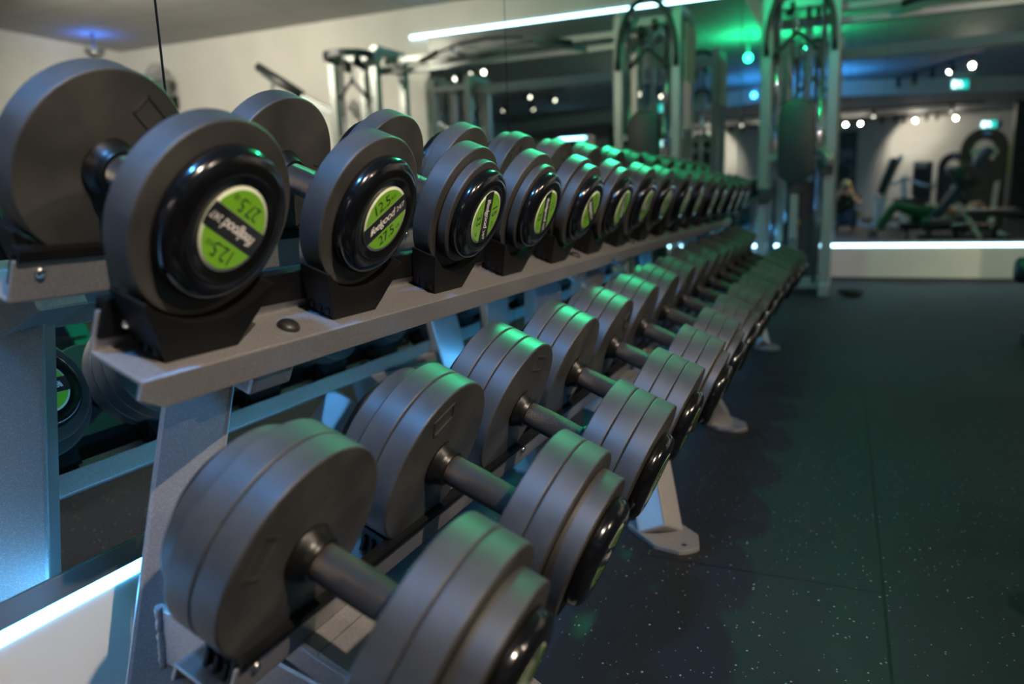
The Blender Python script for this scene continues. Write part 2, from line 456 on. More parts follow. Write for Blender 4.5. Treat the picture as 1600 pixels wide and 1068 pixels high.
def make_plate(r, w):
    bm = bmesh.new(); c = 0.0035
    def rim(x):         # crisp outer edge; x mirrors it for the two faces
        return [(x(0.0), r - 0.0060), (x(0.0), r - 0.0030), (x(0.0), r - 0.0026), (x(0.0003), r - 0.0014), (x(0.0010), r - 0.0005), (x(0.0021), r), (x(0.0026), r), (x(0.006), r)]
    A_ = rim(lambda v: v); B_ = rim(lambda v: w - v)[::-1]
    add_lathe(bm, [(0, 0.012), (0, 0.05)] + A_ + B_ + [(w, 0.05), (w, 0.012)], 88)
    # moulded rectangular frame on the inner face
    R0 = r * 0.70
    for cy, cz, sy, sz in ((0, 0.0115, 0.044, 0.003), (0, -0.0115, 0.044, 0.003), (0.0205, 0, 0.003, 0.023), (-0.0205, 0, 0.003, 0.023)):
        add_box(bm, (-0.0004, cy, R0 + cz), (0.0018, sy, sz))
    return bm
def make_cap(r, w):
    bm = bmesh.new()
    add_lathe(bm, [(0, 0.01), (0, r * 0.97), (0.002, r), (w * 0.35, r), (w * 0.6, r * 0.985), (w * 0.8, r * 0.94), (w * 0.93, r * 0.87), (w, r * 0.78),
                   (w, r * 0.66), (w - 0.0015, r * 0.62), (w - 0.0015, 0.0)], 72)
    return bm
def make_label(kg, lb, R=0.0435):
    bm = bmesh.new()
    def disc(r, x, mi, a0=0.0, a1=2 * PI, chord=None, n=64):
        pts = [(r * math.cos(a0 + (a1 - a0) * k / n), r * math.sin(a0 + (a1 - a0) * k / n)) for k in range(n + (0 if abs(a1 - a0 - 2 * PI) < 1e-6 else 1))]
        f = bm.faces.new([bm.verts.new((x, p[0], p[1])) for p in pts]); f.material_index = mi
    add_lathe(bm, [(0, 0.001), (0, R), (0.0009, R - 0.0004), (0.0009, 0.0)], 64, None, 0)
    r = R * 0.915; hb = R * 0.30
    a = math.asin(hb / r)
    disc(r, 0.0011, 1, a, PI - a)
    disc(r, 0.0011, 1, PI + a, 2 * PI - a)
    ab = math.asin(hb * 0.96 / R)
    pts = [(R * math.cos(-ab + 2 * ab * k / 10), R * math.sin(-ab + 2 * ab * k / 10)) for k in range(11)]
    pts += [(-p[0], -p[1]) for p in pts]
    f = bm.faces.new([bm.verts.new((0.0012, p[0], p[1])) for p in pts]); f.material_index = 2
    R90 = Matrix(((0, 0, 1, 0), (1, 0, 0, 0), (0, 1, 0, 0), (0, 0, 0, 1)))      # text x,y -> label y,z
    def put(s, size, y, z, mi, shear=0.0, space=1.0, weight=0.0):
        merge(bm, text_mesh(s, size, shear, 'CENTER', space, weight), Matrix.Translation((0.0014, y, z)) @ R90, mi)
    put(kg, 0.0215, -0.003, R * 0.56, 3, 0, 0.95)
    put('KG', 0.0075, 0.0205, R * 0.52, 3)
    put(lb, 0.0205, -0.003, -R * 0.56, 3, 0, 0.95)
    put('LB', 0.0075, 0.0205, -R * 0.60, 3)
    put('ifeelgood', 0.0160, -0.0075, 0.0003, 4, 0.30, 0.88, 0.00015)
    put('24/7', 0.0105, 0.0305, -0.0008, 4, 0.1, 0.9)
    bm.normal_update()
    for f in bm.faces:
        if f.material_index >= 3 and f.normal.x < 0: f.normal_flip()
    return bm
def make_handle():
    bm = bmesh.new()
    add_lathe(bm, [(-0.30, 0.0), (-0.30, 0.016), (-0.062, 0.016), (-0.06, 0.0185), (-0.045, 0.0188), (-0.02, 0.0197), (0, 0.0200), (0.02, 0.0197), (0.045, 0.0188), (0.06, 0.0185), (0.062, 0.016), (0.30, 0.016), (0.30, 0.0)], 40)
    return bm
def make_collar():
    bm = bmesh.new()
    add_lathe(bm, [(0, 0.018), (0, 0.0300), (0.0025, 0.0312), (0.005, 0.0300), (0.010, 0.0262), (0.0145, 0.0242), (0.0175, 0.0240), (0.019, 0.0232), (0.019, 0.0187)], 40)
    return bm
MESH = {}
def shared(key, maker, mats, sharp=None):
    if key not in MESH:
        o = obj('tmp', maker(), mats, None, sharp); MESH[key] = o.data; bpy.data.objects.remove(o)
    return MESH[key]
def part(name, mesh, parent, loc=(0, 0, 0), rot=(0, 0, 0)):
    o = bpy.data.objects.new(name, mesh); COL.objects.link(o); o.parent = parent; o.location = loc; o.rotation_euler = rot
    return o
LABM = [M_CREAM, M_GREEN, M_BAND, M_INK, M_WHITE_INK]
def dumbbell(loc, plates, cap_r, kg, lb, spin_f, spin_r, label, group, in_u=0.059):
    t = thing('dumbbell', label, 'dumbbell', loc, (0, TH, 0), group)
    half = in_u + sum(w + 0.0004 for _, w in plates)
    hk = ('handle', round(half, 4))
    def mk():
        bm = bmesh.new(); e = half + 0.008
        add_lathe(bm, [(-e, 0.0), (-e, 0.0135), (-0.064, 0.0135), (-0.062, 0.0185), (-0.045, 0.0188), (-0.02, 0.0197), (0, 0.0200), (0.02, 0.0197), (0.045, 0.0188), (0.062, 0.0185), (0.064, 0.0135), (e, 0.0135), (e, 0.0)], 40)
        return bm
    part('handle', shared(hk, mk, M_HANDLE, 40), t)
    for s, spin in ((1, spin_f), (-1, spin_r)):
        rz = 0 if s > 0 else PI
        part('collar', shared('collar', make_collar, M_COLLAR, 50), t, (s * in_u, 0, 0), (0, 0, rz + PI))
        u = in_u
        for r, w in plates:
            part('weight_plate', shared(('plate', r, w), lambda: make_plate(r, w), M_RUB, 40), t, (s * u, 0, 0), (spin + 0.9, 0, rz) if s > 0 else (-spin - 0.4, 0, rz))
            u += w + 0.0004
        c = part('end_cap', shared(('cap', cap_r), lambda: make_cap(cap_r, 0.021), M_CAP, 50), t, (s * u, 0, 0), (0, 0, rz))
        part('label', shared(('label', kg), lambda: make_label(kg, lb), LABM), c, (0.0198, 0, 0), (spin, 0, 0))['label'] = 'round green weight label'
    return t
ORD = ['first', 'second', 'third', 'fourth', 'fifth', 'sixth', 'seventh', 'eighth', 'ninth', 'tenth', 'eleventh', 'twelfth', 'thirteenth', 'fourteenth', 'fifteenth']
KG = [('12.5', '27.5'), ('15', '33'), ('17.5', '38.5'), ('20', '44'), ('22.5', '49.5'), ('25', '55'), ('27.5', '60.5'), ('30', '66')]
UPW = [[(.100, .032)], [(.100, .032), (.083, .017)], [(.100, .032), (.091, .023)], [(.100, .030), (.100, .024)], [(.100, .032), (.100, .032)],
       [(.100, .032), (.100, .032), (.085, .014)], [(.100, .032), (.100, .032), (.092, .022)], [(.100, .030), (.100, .030), (.100, .026)]]
SPINS = [PI - 0.50, 0.62, -1.25, -1.15, -0.6, 2.2, 0.4, 1.3, -2.0, 2.7, 0.2, -1.0, 1.8, -0.3, 0.9]
def tier_loc(M, y, u=0.0, v=AX_V):
    p = M + EU * u + EN * v
    return (p.x, y, p.z)
UP_Y0, LO_Y0 = 0.555, 0.532
for i in range(15):
    kg, lb = KG[i // 2]
    look = ['one thick plate a side', 'a plate and a smaller one a side', 'a plate and a slightly smaller one a side', 'two plates a side', 'two plates a side', 'two plates and a smaller one a side', 'two plates and a small one a side', 'three plates a side'][i // 2]
    lab = '%s kg dumbbell with %s, %s from the near end of the upper tier' % (kg, look, ORD[i])
    lab = lab.replace('a plate and a slightly smaller one a side', 'two unequal plates a side').replace('two plates and a smaller one a side', 'three unequal plates a side').replace('two plates and a small one a side', 'three unequal plates a side').replace('a plate and a smaller one a side', 'two unequal plates a side')
    lab = lab.replace(' kg dumbbell with', ' kg dumbbell,').replace(' from the near end of the upper tier', ' on upper tier from near end').replace(' a side', ' per side')
    dumbbell(tier_loc(UP_M, UP_Y0 + PITCH * i), UPW[i // 2], 0.078 if i < 2 else 0.073, kg, lb, SPINS[i], random.uniform(-3, 3), lab, 'dumbbells on the upper tier')
LKG = [('32.5', '72'), ('35', '77'), ('37.5', '82.5'), ('40', '88'), ('42.5', '93.5'), ('45', '99'), ('47.5', '104.5'), ('50', '110')]
LR = 0.112
LOW = [[(LR, .0310), (LR, .0310), (.091, .029)], [(LR, .0305)] * 3, [(LR, .0305)] * 3 + [(.093, .018)], [(LR, .0305)] * 3 + [(.097, .022)],
       [(LR, .031)] * 3 + [(LR, .024)], [(LR, .031)] * 4, [(LR, .031)] * 4 + [(.095, .016)], [(LR, .032)] * 4 + [(.098, .024)]]
LLOOK = ['two wide plates and a narrower one', 'three equal plates', 'three plates and a smaller one', 'three plates and a smaller one', 'four plates', 'four equal plates', 'four plates and a smaller one', 'four plates and a smaller one']
for i in range(15):
    kg, lb = LKG[i // 2]
    lab = 'heavy dumbbell, %s per side, %s on lower tier' % (LLOOK[i // 2], ORD[i] + (' from near end' if len(LLOOK[i // 2].split()) < 5 else ''))
    dumbbell(tier_loc(LO_M, LO_Y0 + PITCH * i, 0.0045, AX_V + 0.007), LOW[i // 2], 0.070, kg, lb, random.uniform(-3, 3), 0.0 if i in (1,) else random.uniform(-3, 3), lab, 'dumbbells on the lower tier', 0.0635)

# ------------------------------------------------------------------ racks
def tier_mtx(M, y):
    return Matrix.Translation((M.x, y, M.z)) @ Matrix.Rotation(TH, 4, 'Y')
def make_rail(s, L):
    """a bent sheet channel: flange, tray and lip, with clipped lip corners; local x along the tilted tier, z normal to it"""
    bm = bmesh.new(); tk = 0.004
    add_box(bm, (s * 0.058, L / 2, 0.0205), (tk, L, 0.045), 0.0012)
    add_box(bm, (s * 0.0905, L / 2, 0.0), (0.069, L, tk), 0.0012)
    t = bmesh.new()
    out = [(0.0, 0.002), (0.0, -0.018), (0.032, -0.034), (L - 0.032, -0.034), (L, -0.018), (L, 0.002)]
    A = [t.verts.new((s * 0.122, y, z)) for y, z in out]; B = [t.verts.new((s * 0.1262, y, z)) for y, z in out]
    n = len(out)
    t.faces.new(A); t.faces.new(B[::-1])
    for k in range(n): t.faces.new((A[k], B[k], B[(k + 1) % n], A[(k + 1) % n]))
    bmesh.ops.recalc_face_normals(t, faces=t.faces[:])
    bmesh.ops.bevel(t, geom=[e for e in t.edges], offset=0.0012, segments=2, profile=0.6, affect='EDGES')
    t.verts.index_update(); merge(bm, t)
    # rounded outer bend
    add_tube(bm, [(s * 0.1235, 0.0005, -0.0005), (s * 0.1235, L - 0.0005, -0.0005)], 0.0027, 12)
    # stiffening return under the flange
    return bm
def make_strip(s, L):
    bm = bmesh.new()
    add_box(bm, (s * 0.0628, L / 2, 0.033), (0.0056, L - 0.004, 0.034), 0.0015)
    add_box(bm, (s * 0.0595, L / 2, 0.0525), (0.012, L - 0.004, 0.009), 0.002)
    add_box(bm, (s * 0.0538, L / 2, 0.049), (0.0042, L - 0.004, 0.012), 0.0012)
    return bm
def make_saddle(s, R):
    """moulded cradle: wider at the top than at its foot, with a round hollow for the plate"""
    bm = bmesh.new()
    c = AX_V + (0.007 if R > 0.104 else 0.0)
    wt, wb, rs = (0.088, 0.047, 0.126) if R < 0.104 else (0.060, 0.044, 0.128)
    low = c - R + 0.0002; ht = low + rs - math.sqrt(rs * rs - (wt - 0.006) ** 2)
    n = 16; top = []
    a0 = math.asin((wt - 0.006) / rs)
    for k in range(n + 1):
        a = -a0 + 2 * a0 * k / n
        top.append((rs * math.sin(a), low + rs - rs * math.cos(a)))
    poly = [(-wb, 0.0025), (-wt, ht)] + [(y, min(z, ht)) for y, z in top] + [(wt, ht), (wb, 0.0025)]
    t = bmesh.new()
    x0, x1 = 0.0665, 0.107
    A = [t.verts.new((s * x0, y, z)) for y, z in poly]; B = [t.verts.new((s * x1, y * (0.97 if z > 0.02 else 1), z)) for y, z in poly]
    m = len(poly)
    for k in range(m):
        f = t.faces.new((A[k], A[(k + 1) % m], B[(k + 1) % m], B[k]))
        f.smooth = 2 <= k < m - 3
    # triangulated caps, strip wise
    for V in (A, B):
        lo0, lo1 = V[0], V[-1]
        t.faces.new((V[0], V[1], V[2])); t.faces.new((V[-1], V[-2], V[-3]))
        q = V[2:-2]; h = len(q) // 2
        for k in range(h): t.faces.new((lo0, q[k], q[k + 1]))
        t.faces.new((lo0, q[h], lo1))
        for k in range(h, len(q) - 1): t.faces.new((lo1, q[k], q[k + 1]))
    bmesh.ops.recalc_face_normals(t, faces=t.faces[:])
    t.verts.index_update(); merge(bm, t)
    # ribs moulded in the flank
    for sy in (-1, 1):
        for k in range(3):
            add_box(bm, (s * (0.076 + 0.012 * k), sy * 0.052, 0.020), (0.005, 0.010, 0.022), 0.001)
    return bm
def make_bolt(s):
    bm = bmesh.new()
    add_lathe(bm, [(0, 0.0062), (0.0018, 0.0062), (0.0038, 0.0052), (0.005, 0.003), (0.0052, 0.0022), (0.0035, 0.002), (0.0035, 0.0)], 20, Matrix.Rotation(0 if s > 0 else PI, 4, 'Z'))
    return bm
def make_plug():
    bm = bmesh.new()
    add_lathe(bm, [(0, 0.0135), (0.003, 0.0135), (0.006, 0.0115), (0.0085, 0.0075), (0.0095, 0.003), (0.0096, 0.0)], 28, None, 0, 'z')
    return bm
def rack(y0, n, label, foot_off):
    L = PITCH * n - 0.008
    t = thing('dumbbell_rack', label, 'dumbbell rack', (-0.45, y0 + L / 2, 0), (0, 0, 0), 'dumbbell racks along the mirrored wall')
    off = Matrix.Translation((0.45, -(y0 + L / 2), 0))
    def put(name, bm, m, parent=t, mtx=None, sharp=None):
        if mtx is not None: bmesh.ops.transform(bm, matrix=mtx, verts=bm.verts[:])
        return obj(name, bm, m, parent, sharp)
    ctr = y0 + L / 2
    for M, R, ty in ((UP_M, 0.100, UP_Y0), (LO_M, LR, LO_Y0)):
        TM = off @ tier_mtx(M, y0)
        k0 = int(round((y0 - 0.465) / PITCH))
        for s in (1, -1):
            put('rail', make_rail(s, L), M_FRAME, mtx=TM)
            put('rubber_strip', make_strip(s, L), M_SAD, mtx=TM)
            for k in range(n):
                yy = ty + PITCH * (k0 + k) - y0
                o = part('saddle', shared(('saddle', s, R), lambda: make_saddle(s, R), M_SAD, 35), t)
                o.matrix_local = TM @ Matrix.Translation((0, yy, 0))
            for yy in [0.028] + [ty + PITCH * (k0 + k) - y0 + PITCH * 0.40 for k in range(0, n - 1, 2)] + [L - 0.028]:
                o = part('bolt', shared(('bolt', s), lambda: make_bolt(s), M_BOLT), t)
                o.matrix_local = TM @ Matrix.Translation((s * 0.0656, yy, 0.030))
                o = part('bolt', shared(('bolt', -s), lambda: make_bolt(-s), M_BOLT), t)
                o.matrix_local = TM @ Matrix.Translation((s * 0.0560, yy, 0.030))
            for yy in (ty + PITCH * (k0 + 0.53) - y0, ty + PITCH * (k0 + n - 1.47) - y0):
                o = part('plug', shared('plug', make_plug, M_BLACK), t)
                o.matrix_local = TM @ Matrix.Translation((s * 0.098, yy, 0.002))
    # uprights: square tubes set on edge, splayed; arms follow the tilt of the tiers
    for e in (-1, 1):
        end = y0 if e < 0 else y0 + L
        sg = -e                                # direction from the end towards the middle
        def P(x, dy, z): return off @ Vector((x, end + sg * dy, z))
        bm = bmesh.new()
        ptop, pbot = (-0.708, 0.212, 0.628), (-0.776, 0.085, 0.010)
        add_tube(bm, [P(*pbot), P(*ptop)], 0, square=(0.077, 0.077), twist=PI / 4)
        put('upright', bm, M_FRAME)
        bm = bmesh.new()
        pb = P(pbot[0], pbot[1], 0.0)
        add_prism(bm, [(-0.075, -0.05), (-0.05, -0.075), (0.05, -0.075), (0.075, -0.05), (0.075, 0.05), (0.05, 0.075), (-0.05, 0.075), (-0.075, 0.05)], 0.0, 0.010,
                  mtx=Matrix.Translation(pb) @ Matrix.Rotation(PI / 2, 4, 'X'), bev=0.002)
        put('foot_plate', bm, M_FRAME)
        # upper arm
        bm = bmesh.new()
        def Q(M, u, v, dy):
            p = M + EU * u + EN * v; return off @ Vector((p.x, end + sg * dy, p.z))
        add_tube(bm, [Q(UP_M, -0.116, -0.036, 0.205), Q(UP_M, 0.112, -0.036, 0.205)], 0, square=(0.07, 0.064))
        put('arm', bm, M_FRAME)
        # lower arm welded to the upright
        bm = bmesh.new()
        add_tube(bm, [P(-0.742, 0.150, 0.276), P(-0.600, 0.150, 0.256), P(-0.425, 0.150, 0.212)], 0, square=(0.088, 0.078))
        add_tube(bm, [Q(LO_M, -0.120, -0.0165, 0.150), Q(LO_M, 0.112, -0.0165, 0.150)], 0, square=(0.088, 0.028))
        add_tube(bm, [Q(LO_M, -0.0555, 0.0, 0.150), Q(LO_M, -0.034, 0.0, 0.150)], 0, square=(0.086, 0.008))
        add_tube(bm, [Q(LO_M, -0.033, 0.0, 0.150), Q(LO_M, 0.0555, 0.0, 0.150)], 0, square=(0.086, 0.008))
        put('arm', bm, M_FRAME)
        bm = bmesh.new()
        rnd = random.Random(3)
        wp = [P(-0.7205 - 0.0003 * k, 0.1050 + rnd.uniform(-0.001, 0.001), 0.312 - 0.0046 * k) for k in range(18)]
        add_tube(bm, wp, [rnd.uniform(0.0034, 0.0052) for _ in wp], 8)
        put('weld', bm, M_FRAME)
        # front leg and its foot plate, set at forty-five degrees
        bm = bmesh.new()
        lt, lb_ = (-0.435, foot_off - 0.16, 0.215), (-0.352, foot_off, 0.006)
        add_tube(bm, [P(*lb_), P(*lt)], 0, square=(0.077, 0.077), twist=PI / 4)
        lg = put('leg', bm, M_FRAME)
        bm = bmesh.new()
        poly = [(-0.080, -0.045), (-0.065, -0.058), (0.050, -0.058), (0.100, -0.026), (0.104, -0.012), (0.104, 0.012), (0.100, 0.026), (0.050, 0.058), (-0.065, 0.058), (-0.080, 0.045)]
        pf = P(-0.345, foot_off - 0.004, 0.0)
        add_prism(bm, poly, 0.0, 0.011, mtx=Matrix.Translation(pf) @ Matrix.Rotation(-PI / 4, 4, 'Z') @ Matrix.Rotation(PI / 2, 4, 'X'), bev=0.002)
        fp = put('foot_plate', bm, M_FRAME, lg)
        bm = bmesh.new()
        add_lathe(bm, [(0.0113, 0.0), (0.0113, 0.006)], 16, Matrix.Translation(pf) @ Matrix.Rotation(-PI / 4, 4, 'Z') @ Matrix.Translation((0.080, 0, 0)), 0, 'z')
        put('bolt_hole', bm, M_BLACK, lg)
    return t
rack(0.465, 6, 'short silver two-tier dumbbell rack at the near end, six places long', 0.420)
rack(0.465 + PITCH * 6, 9, 'long silver two-tier dumbbell rack beyond the short one, nine places long', 0.490)

# ------------------------------------------------------------------ track lights
def aim(loc, target):
    return (Vector(target) - Vector(loc)).to_track_quat('X', 'Z').to_matrix().to_4x4()
def track(label, p0, p1, heads, group='track lights on the ceilings'):
    """heads: (fraction along, drop, target or None, watts, spread, lens material, light colour)"""
    p0, p1 = Vector(p0), Vector(p1)
    t = thing('track_light', label, 'track light', p0, (0, 0, 0), group)
    bm = bmesh.new()
    add_tube(bm, [(0, 0, -0.014), p1 - p0 + Vector((0, 0, -0.014))], 0, square=(0.036, 0.026))
    obj('track', bm, M_BLACK, t)
    for fr, drop, target, watts, spread, lens, colr in heads:
        c = p0.lerp(p1, fr) + Vector((0, 0, -drop)); rel = c - p0
        tg = Vector(target) if target else c + Vector((0.02, 0.01, -1))
        m = Matrix.Translation(rel) @ aim(c, tg)
        bm = bmesh.new()
        add_lathe(bm, [(-0.075, 0.0), (-0.075, 0.026), (-0.06, 0.034), (0.055, 0.036), (0.055, 0.031), (0.040, 0.029), (0.040, 0.0)], 28, m)
        add_tube(bm, [rel + Vector((0, 0, drop - 0.02)), rel + Vector((0, 0, 0.0))], 0.009, 10)
        add_box(bm, rel + Vector((0, 0, drop - 0.035)), (0.07, 0.03, 0.028), 0.004)
        h = obj('lamp_head', bm, M_BLACK, t)
        if lens:
            bm = bmesh.new(); add_lathe(bm, [(0.0405, 0.029), (0.056, 0.026), (0.064, 0.015), (0.067, 0.0)], 24, m)
            obj('lens', bm, lens, h)
        if watts:
            d = (tg - c).normalized()
            spot('spotlight', c + d * 0.092, tg, watts, colr, spread, 0.6, 0.022)
    return t
W2 = (1, 0.86, 0.70)
track('black ceiling track light over the aisle, two of its five heads lit', (0.77, -1.84, ZC), (1.88, 0.61, ZC),
      [(0.041, 0.13, None, 0, 0, None, W2), (0.245, 0.13, None, 0, 0, None, W2), (0.449, 0.13, None, 0, 0, None, W2),
       (0.653, 0.14, (-0.62, 0.80, 0.58), 330, 58, M_LAMP, WARM), (0.857, 0.14, (1.2, 5.0, 0.0), 130, 80, M_LAMP, WARM)])
track('short black ceiling track light across the room, aimed at the dumbbell racks', (3.1, 0.6, ZC), (3.5, 1.8, ZC),  # made-up track, added as low warm fill for the dumbbell faces
      [(0.25, 0.2, (-0.6, 0.9, 0.6), 150, 34, M_LAMP, (1, 0.80, 0.60)), (0.8, 0.2, (-0.6, 2.2, 0.6), 90, 36, M_LAMP, (1, 0.80, 0.60))])
track('black ceiling track light with four lit heads before the farther cable tower', (2.6, 4.58, ZC), (4.1, 3.72, ZC),
      [(0.22, 0.20, (0.9, 7.1, 0.7), 60, 80, M_LAMP, W2), (0.42, 0.20, (0.2, 7.1, 1.2), 45, 80, M_LAMP, W2), (0.60, 0.20, (5.3, YF, 1.0), 110, 110, M_LAMP, (1, 0.86, 0.70)),
       (0.80, 0.20, (4.25, YF, 1.70), 330, 120, M_LAMP, (1, 0.86, 0.70))])
track('black ceiling track light far behind the viewpoint with two lit heads, over the open floor', (3.6, 0.0, ZC), (5.0, 0.15, ZC),
      [(0.25, 0.2, (3.0, -0.4, 0.0), 40, 90, M_LAMP, W2), (0.65, 0.2, (6.6, 0.8, 0.8), 50, 90, M_LAMP, W2)])
track('long black track light on the low ceiling along the rear wall, many heads', (-0.5, -6.65, ZLOW), (3.2, -6.85, ZLOW),
      [(0.12, 0.13, (0.1, 0.0, 0.6), 12, 100, M_LAMP, W2), (0.21, 0.13, (0.4, 0.0, 0.6), 12, 100, M_LAMP, W2), (0.34, 0.11, None, 0, 0, None, W2), (0.42, 0.11, None, 0, 0, None, W2),
       (0.47, 0.13, (2.0, YB, 1.45), 75, 130, M_LAMP_DIM, W2), (0.535, 0.13, (1.2, 0.0, 0.7), 35, 100, M_LAMP, W2), (0.60, 0.11, None, 0, 0, None, W2), (0.66, 0.11, None, 0, 0, None, W2), (0.765, 0.13, (1.6, 0.0, 0.6), 12, 100, M_LAMP, W2)])
track('short black track light on the low ceiling, two lit heads over the machine floor', (-0.4, -4.3, ZLOW), (2.6, -4.6, ZLOW),
      [(0.3, 0.12, (0.6, -4.2, 0.0), 60, 120, M_LAMP_DIM, W2), (0.8, 0.12, (1.7, -4.9, 0.0), 50, 120, M_LAMP_DIM, W2)])
# coloured wash lamps under the ceiling
def wash(label, loc, m, beam=None, bowl=False):
    t = thing('wash_lamp', label, 'lamp', (loc[0], loc[1], ZC), (0, 0, 0), 'coloured wash lamps')
    bm = bmesh.new()
    add_lathe(bm, [(0, 0.0), (0, 0.03), (-0.012, 0.03), (-0.012, 0.006), (loc[2] - ZC + 0.05, 0.006), (loc[2] - ZC + 0.05, 0.0)], 20, None, 0, 'z')
    obj('stem', bm, M_BLACK, t)
    bm = bmesh.new(); add_sphere(bm, (0, 0, loc[2] - ZC), 0.05, (1, 1, 1), 0, 14, 8)
    obj('globe', bm, m, t)
    if bowl:  # added bowl: hides the globe from below, so only the ceiling glows
        bm = bmesh.new(); z0 = loc[2] - ZC
        add_lathe(bm, [(z0 - 0.075, 0.0), (z0 - 0.07, 0.05), (z0 - 0.03, 0.085), (z0 + 0.03, 0.11), (z0 + 0.03, 0.105), (z0 - 0.026, 0.08), (z0 - 0.062, 0.046), (z0 - 0.066, 0.0)], 28, None, 0, 'z')
        obj('bowl', bm, M_ALU, t)
    if beam:                    # the lamp's own beam
        tg, watts, colr, spread = beam
        d = (Vector(tg) - Vector(loc)).normalized()
        spot('spotlight', Vector(loc) + d * 0.13, tg, watts, colr, spread, 0.8, 0.07)
wash('green globe lamp hanging over the long dumbbell rack', (-0.55, 3.75, 2.46), M_GLOBE_G, ((-1.0, 1.45, 0.6), 270, (0.04, 1.0, 0.42), 35))
wash('blue globe lamp hanging over the viewpoint', (-0.20, -0.30, 2.46), M_GLOBE_B, ((-0.75, 1.1, 0.6), 150, (0.10, 0.42, 1.0), 50))
wash('pale bowl uplighter casting blue on the ceiling near the wall fan', (6.05, 6.3, 2.54), M_GLOBE_B2, None, True)
# recessed smoke detector discs seen on the ceiling
# exit signs
def exit_sign(label, loc, rot):
    t = thing('exit_sign', label, 'sign', loc, rot, 'illuminated exit signs')
    bm = bmesh.new(); add_box(bm, (0, -0.02, 0), (0.34, 0.04, 0.17), 0.006); obj('housing', bm, M_FRAMEPALE, t)
    bm = bmesh.new(); add_box(bm, (0, 0.002, 0), (0.32, 0.004, 0.155), 0.0)
    f = obj('face', bm, M_EXIT, t)
    bm = bmesh.new()                      # running figure and doorway pictogram
    y = 0.0052
    R_ = Matrix(((-1, 0, 0, 0), (0, 0, 1, y), (0, 1, 0, 0), (0, 0, 0, 1)))
    def bar(a, b, w):
        a, b = Vector((a[0], a[1], 0)), Vector((b[0], b[1], 0)); d = (b - a).normalized(); n = Vector((-d.y, d.x, 0)) * w / 2
        bm.faces.new([bm.verts.new(R_ @ p) for p in (a - n, b - n, b + n, a + n)])
    bm.faces.new([bm.verts.new(R_ @ Vector((0.012 + 0.013 * math.cos(2 * PI * k / 14), 0.048 + 0.013 * math.sin(2 * PI * k / 14), 0))) for k in range(14)])
    bar((0.006, 0.034), (-0.012, -0.012), 0.024); bar((-0.010, -0.010), (0.016, -0.028), 0.014); bar((0.016, -0.028), (0.006, -0.062), 0.012)
    bar((-0.014, -0.010), (-0.030, -0.040), 0.013); bar((-0.030, -0.040), (-0.058, -0.046), 0.011)
    bar((0.004, 0.030), (0.034, 0.008), 0.010); bar((0.002, 0.030), (-0.030, 0.022), 0.010); bar((-0.030, 0.022), (-0.040, 0.000), 0.009)
    bar((0.075, -0.066), (0.075, 0.066), 0.010); bar((0.075, 0.062), (0.135, 0.062), 0.010); bar((0.135, 0.066), (0.135, -0.066), 0.010)
    bar((0.105, -0.060), (0.105, 0.056), 0.046)
    obj('pictogram', bm, M_EXITW, f)
exit_sign('lit green and white exit sign on the bulkhead, seen in the end mirror', (1.87, -2.40, 2.60), (0, 0, -0.44))
exit_sign('lit exit sign hung on the rear wall, seen low in the end mirror', (3.12, YB + 0.05, 2.18), (0, 0, 0))

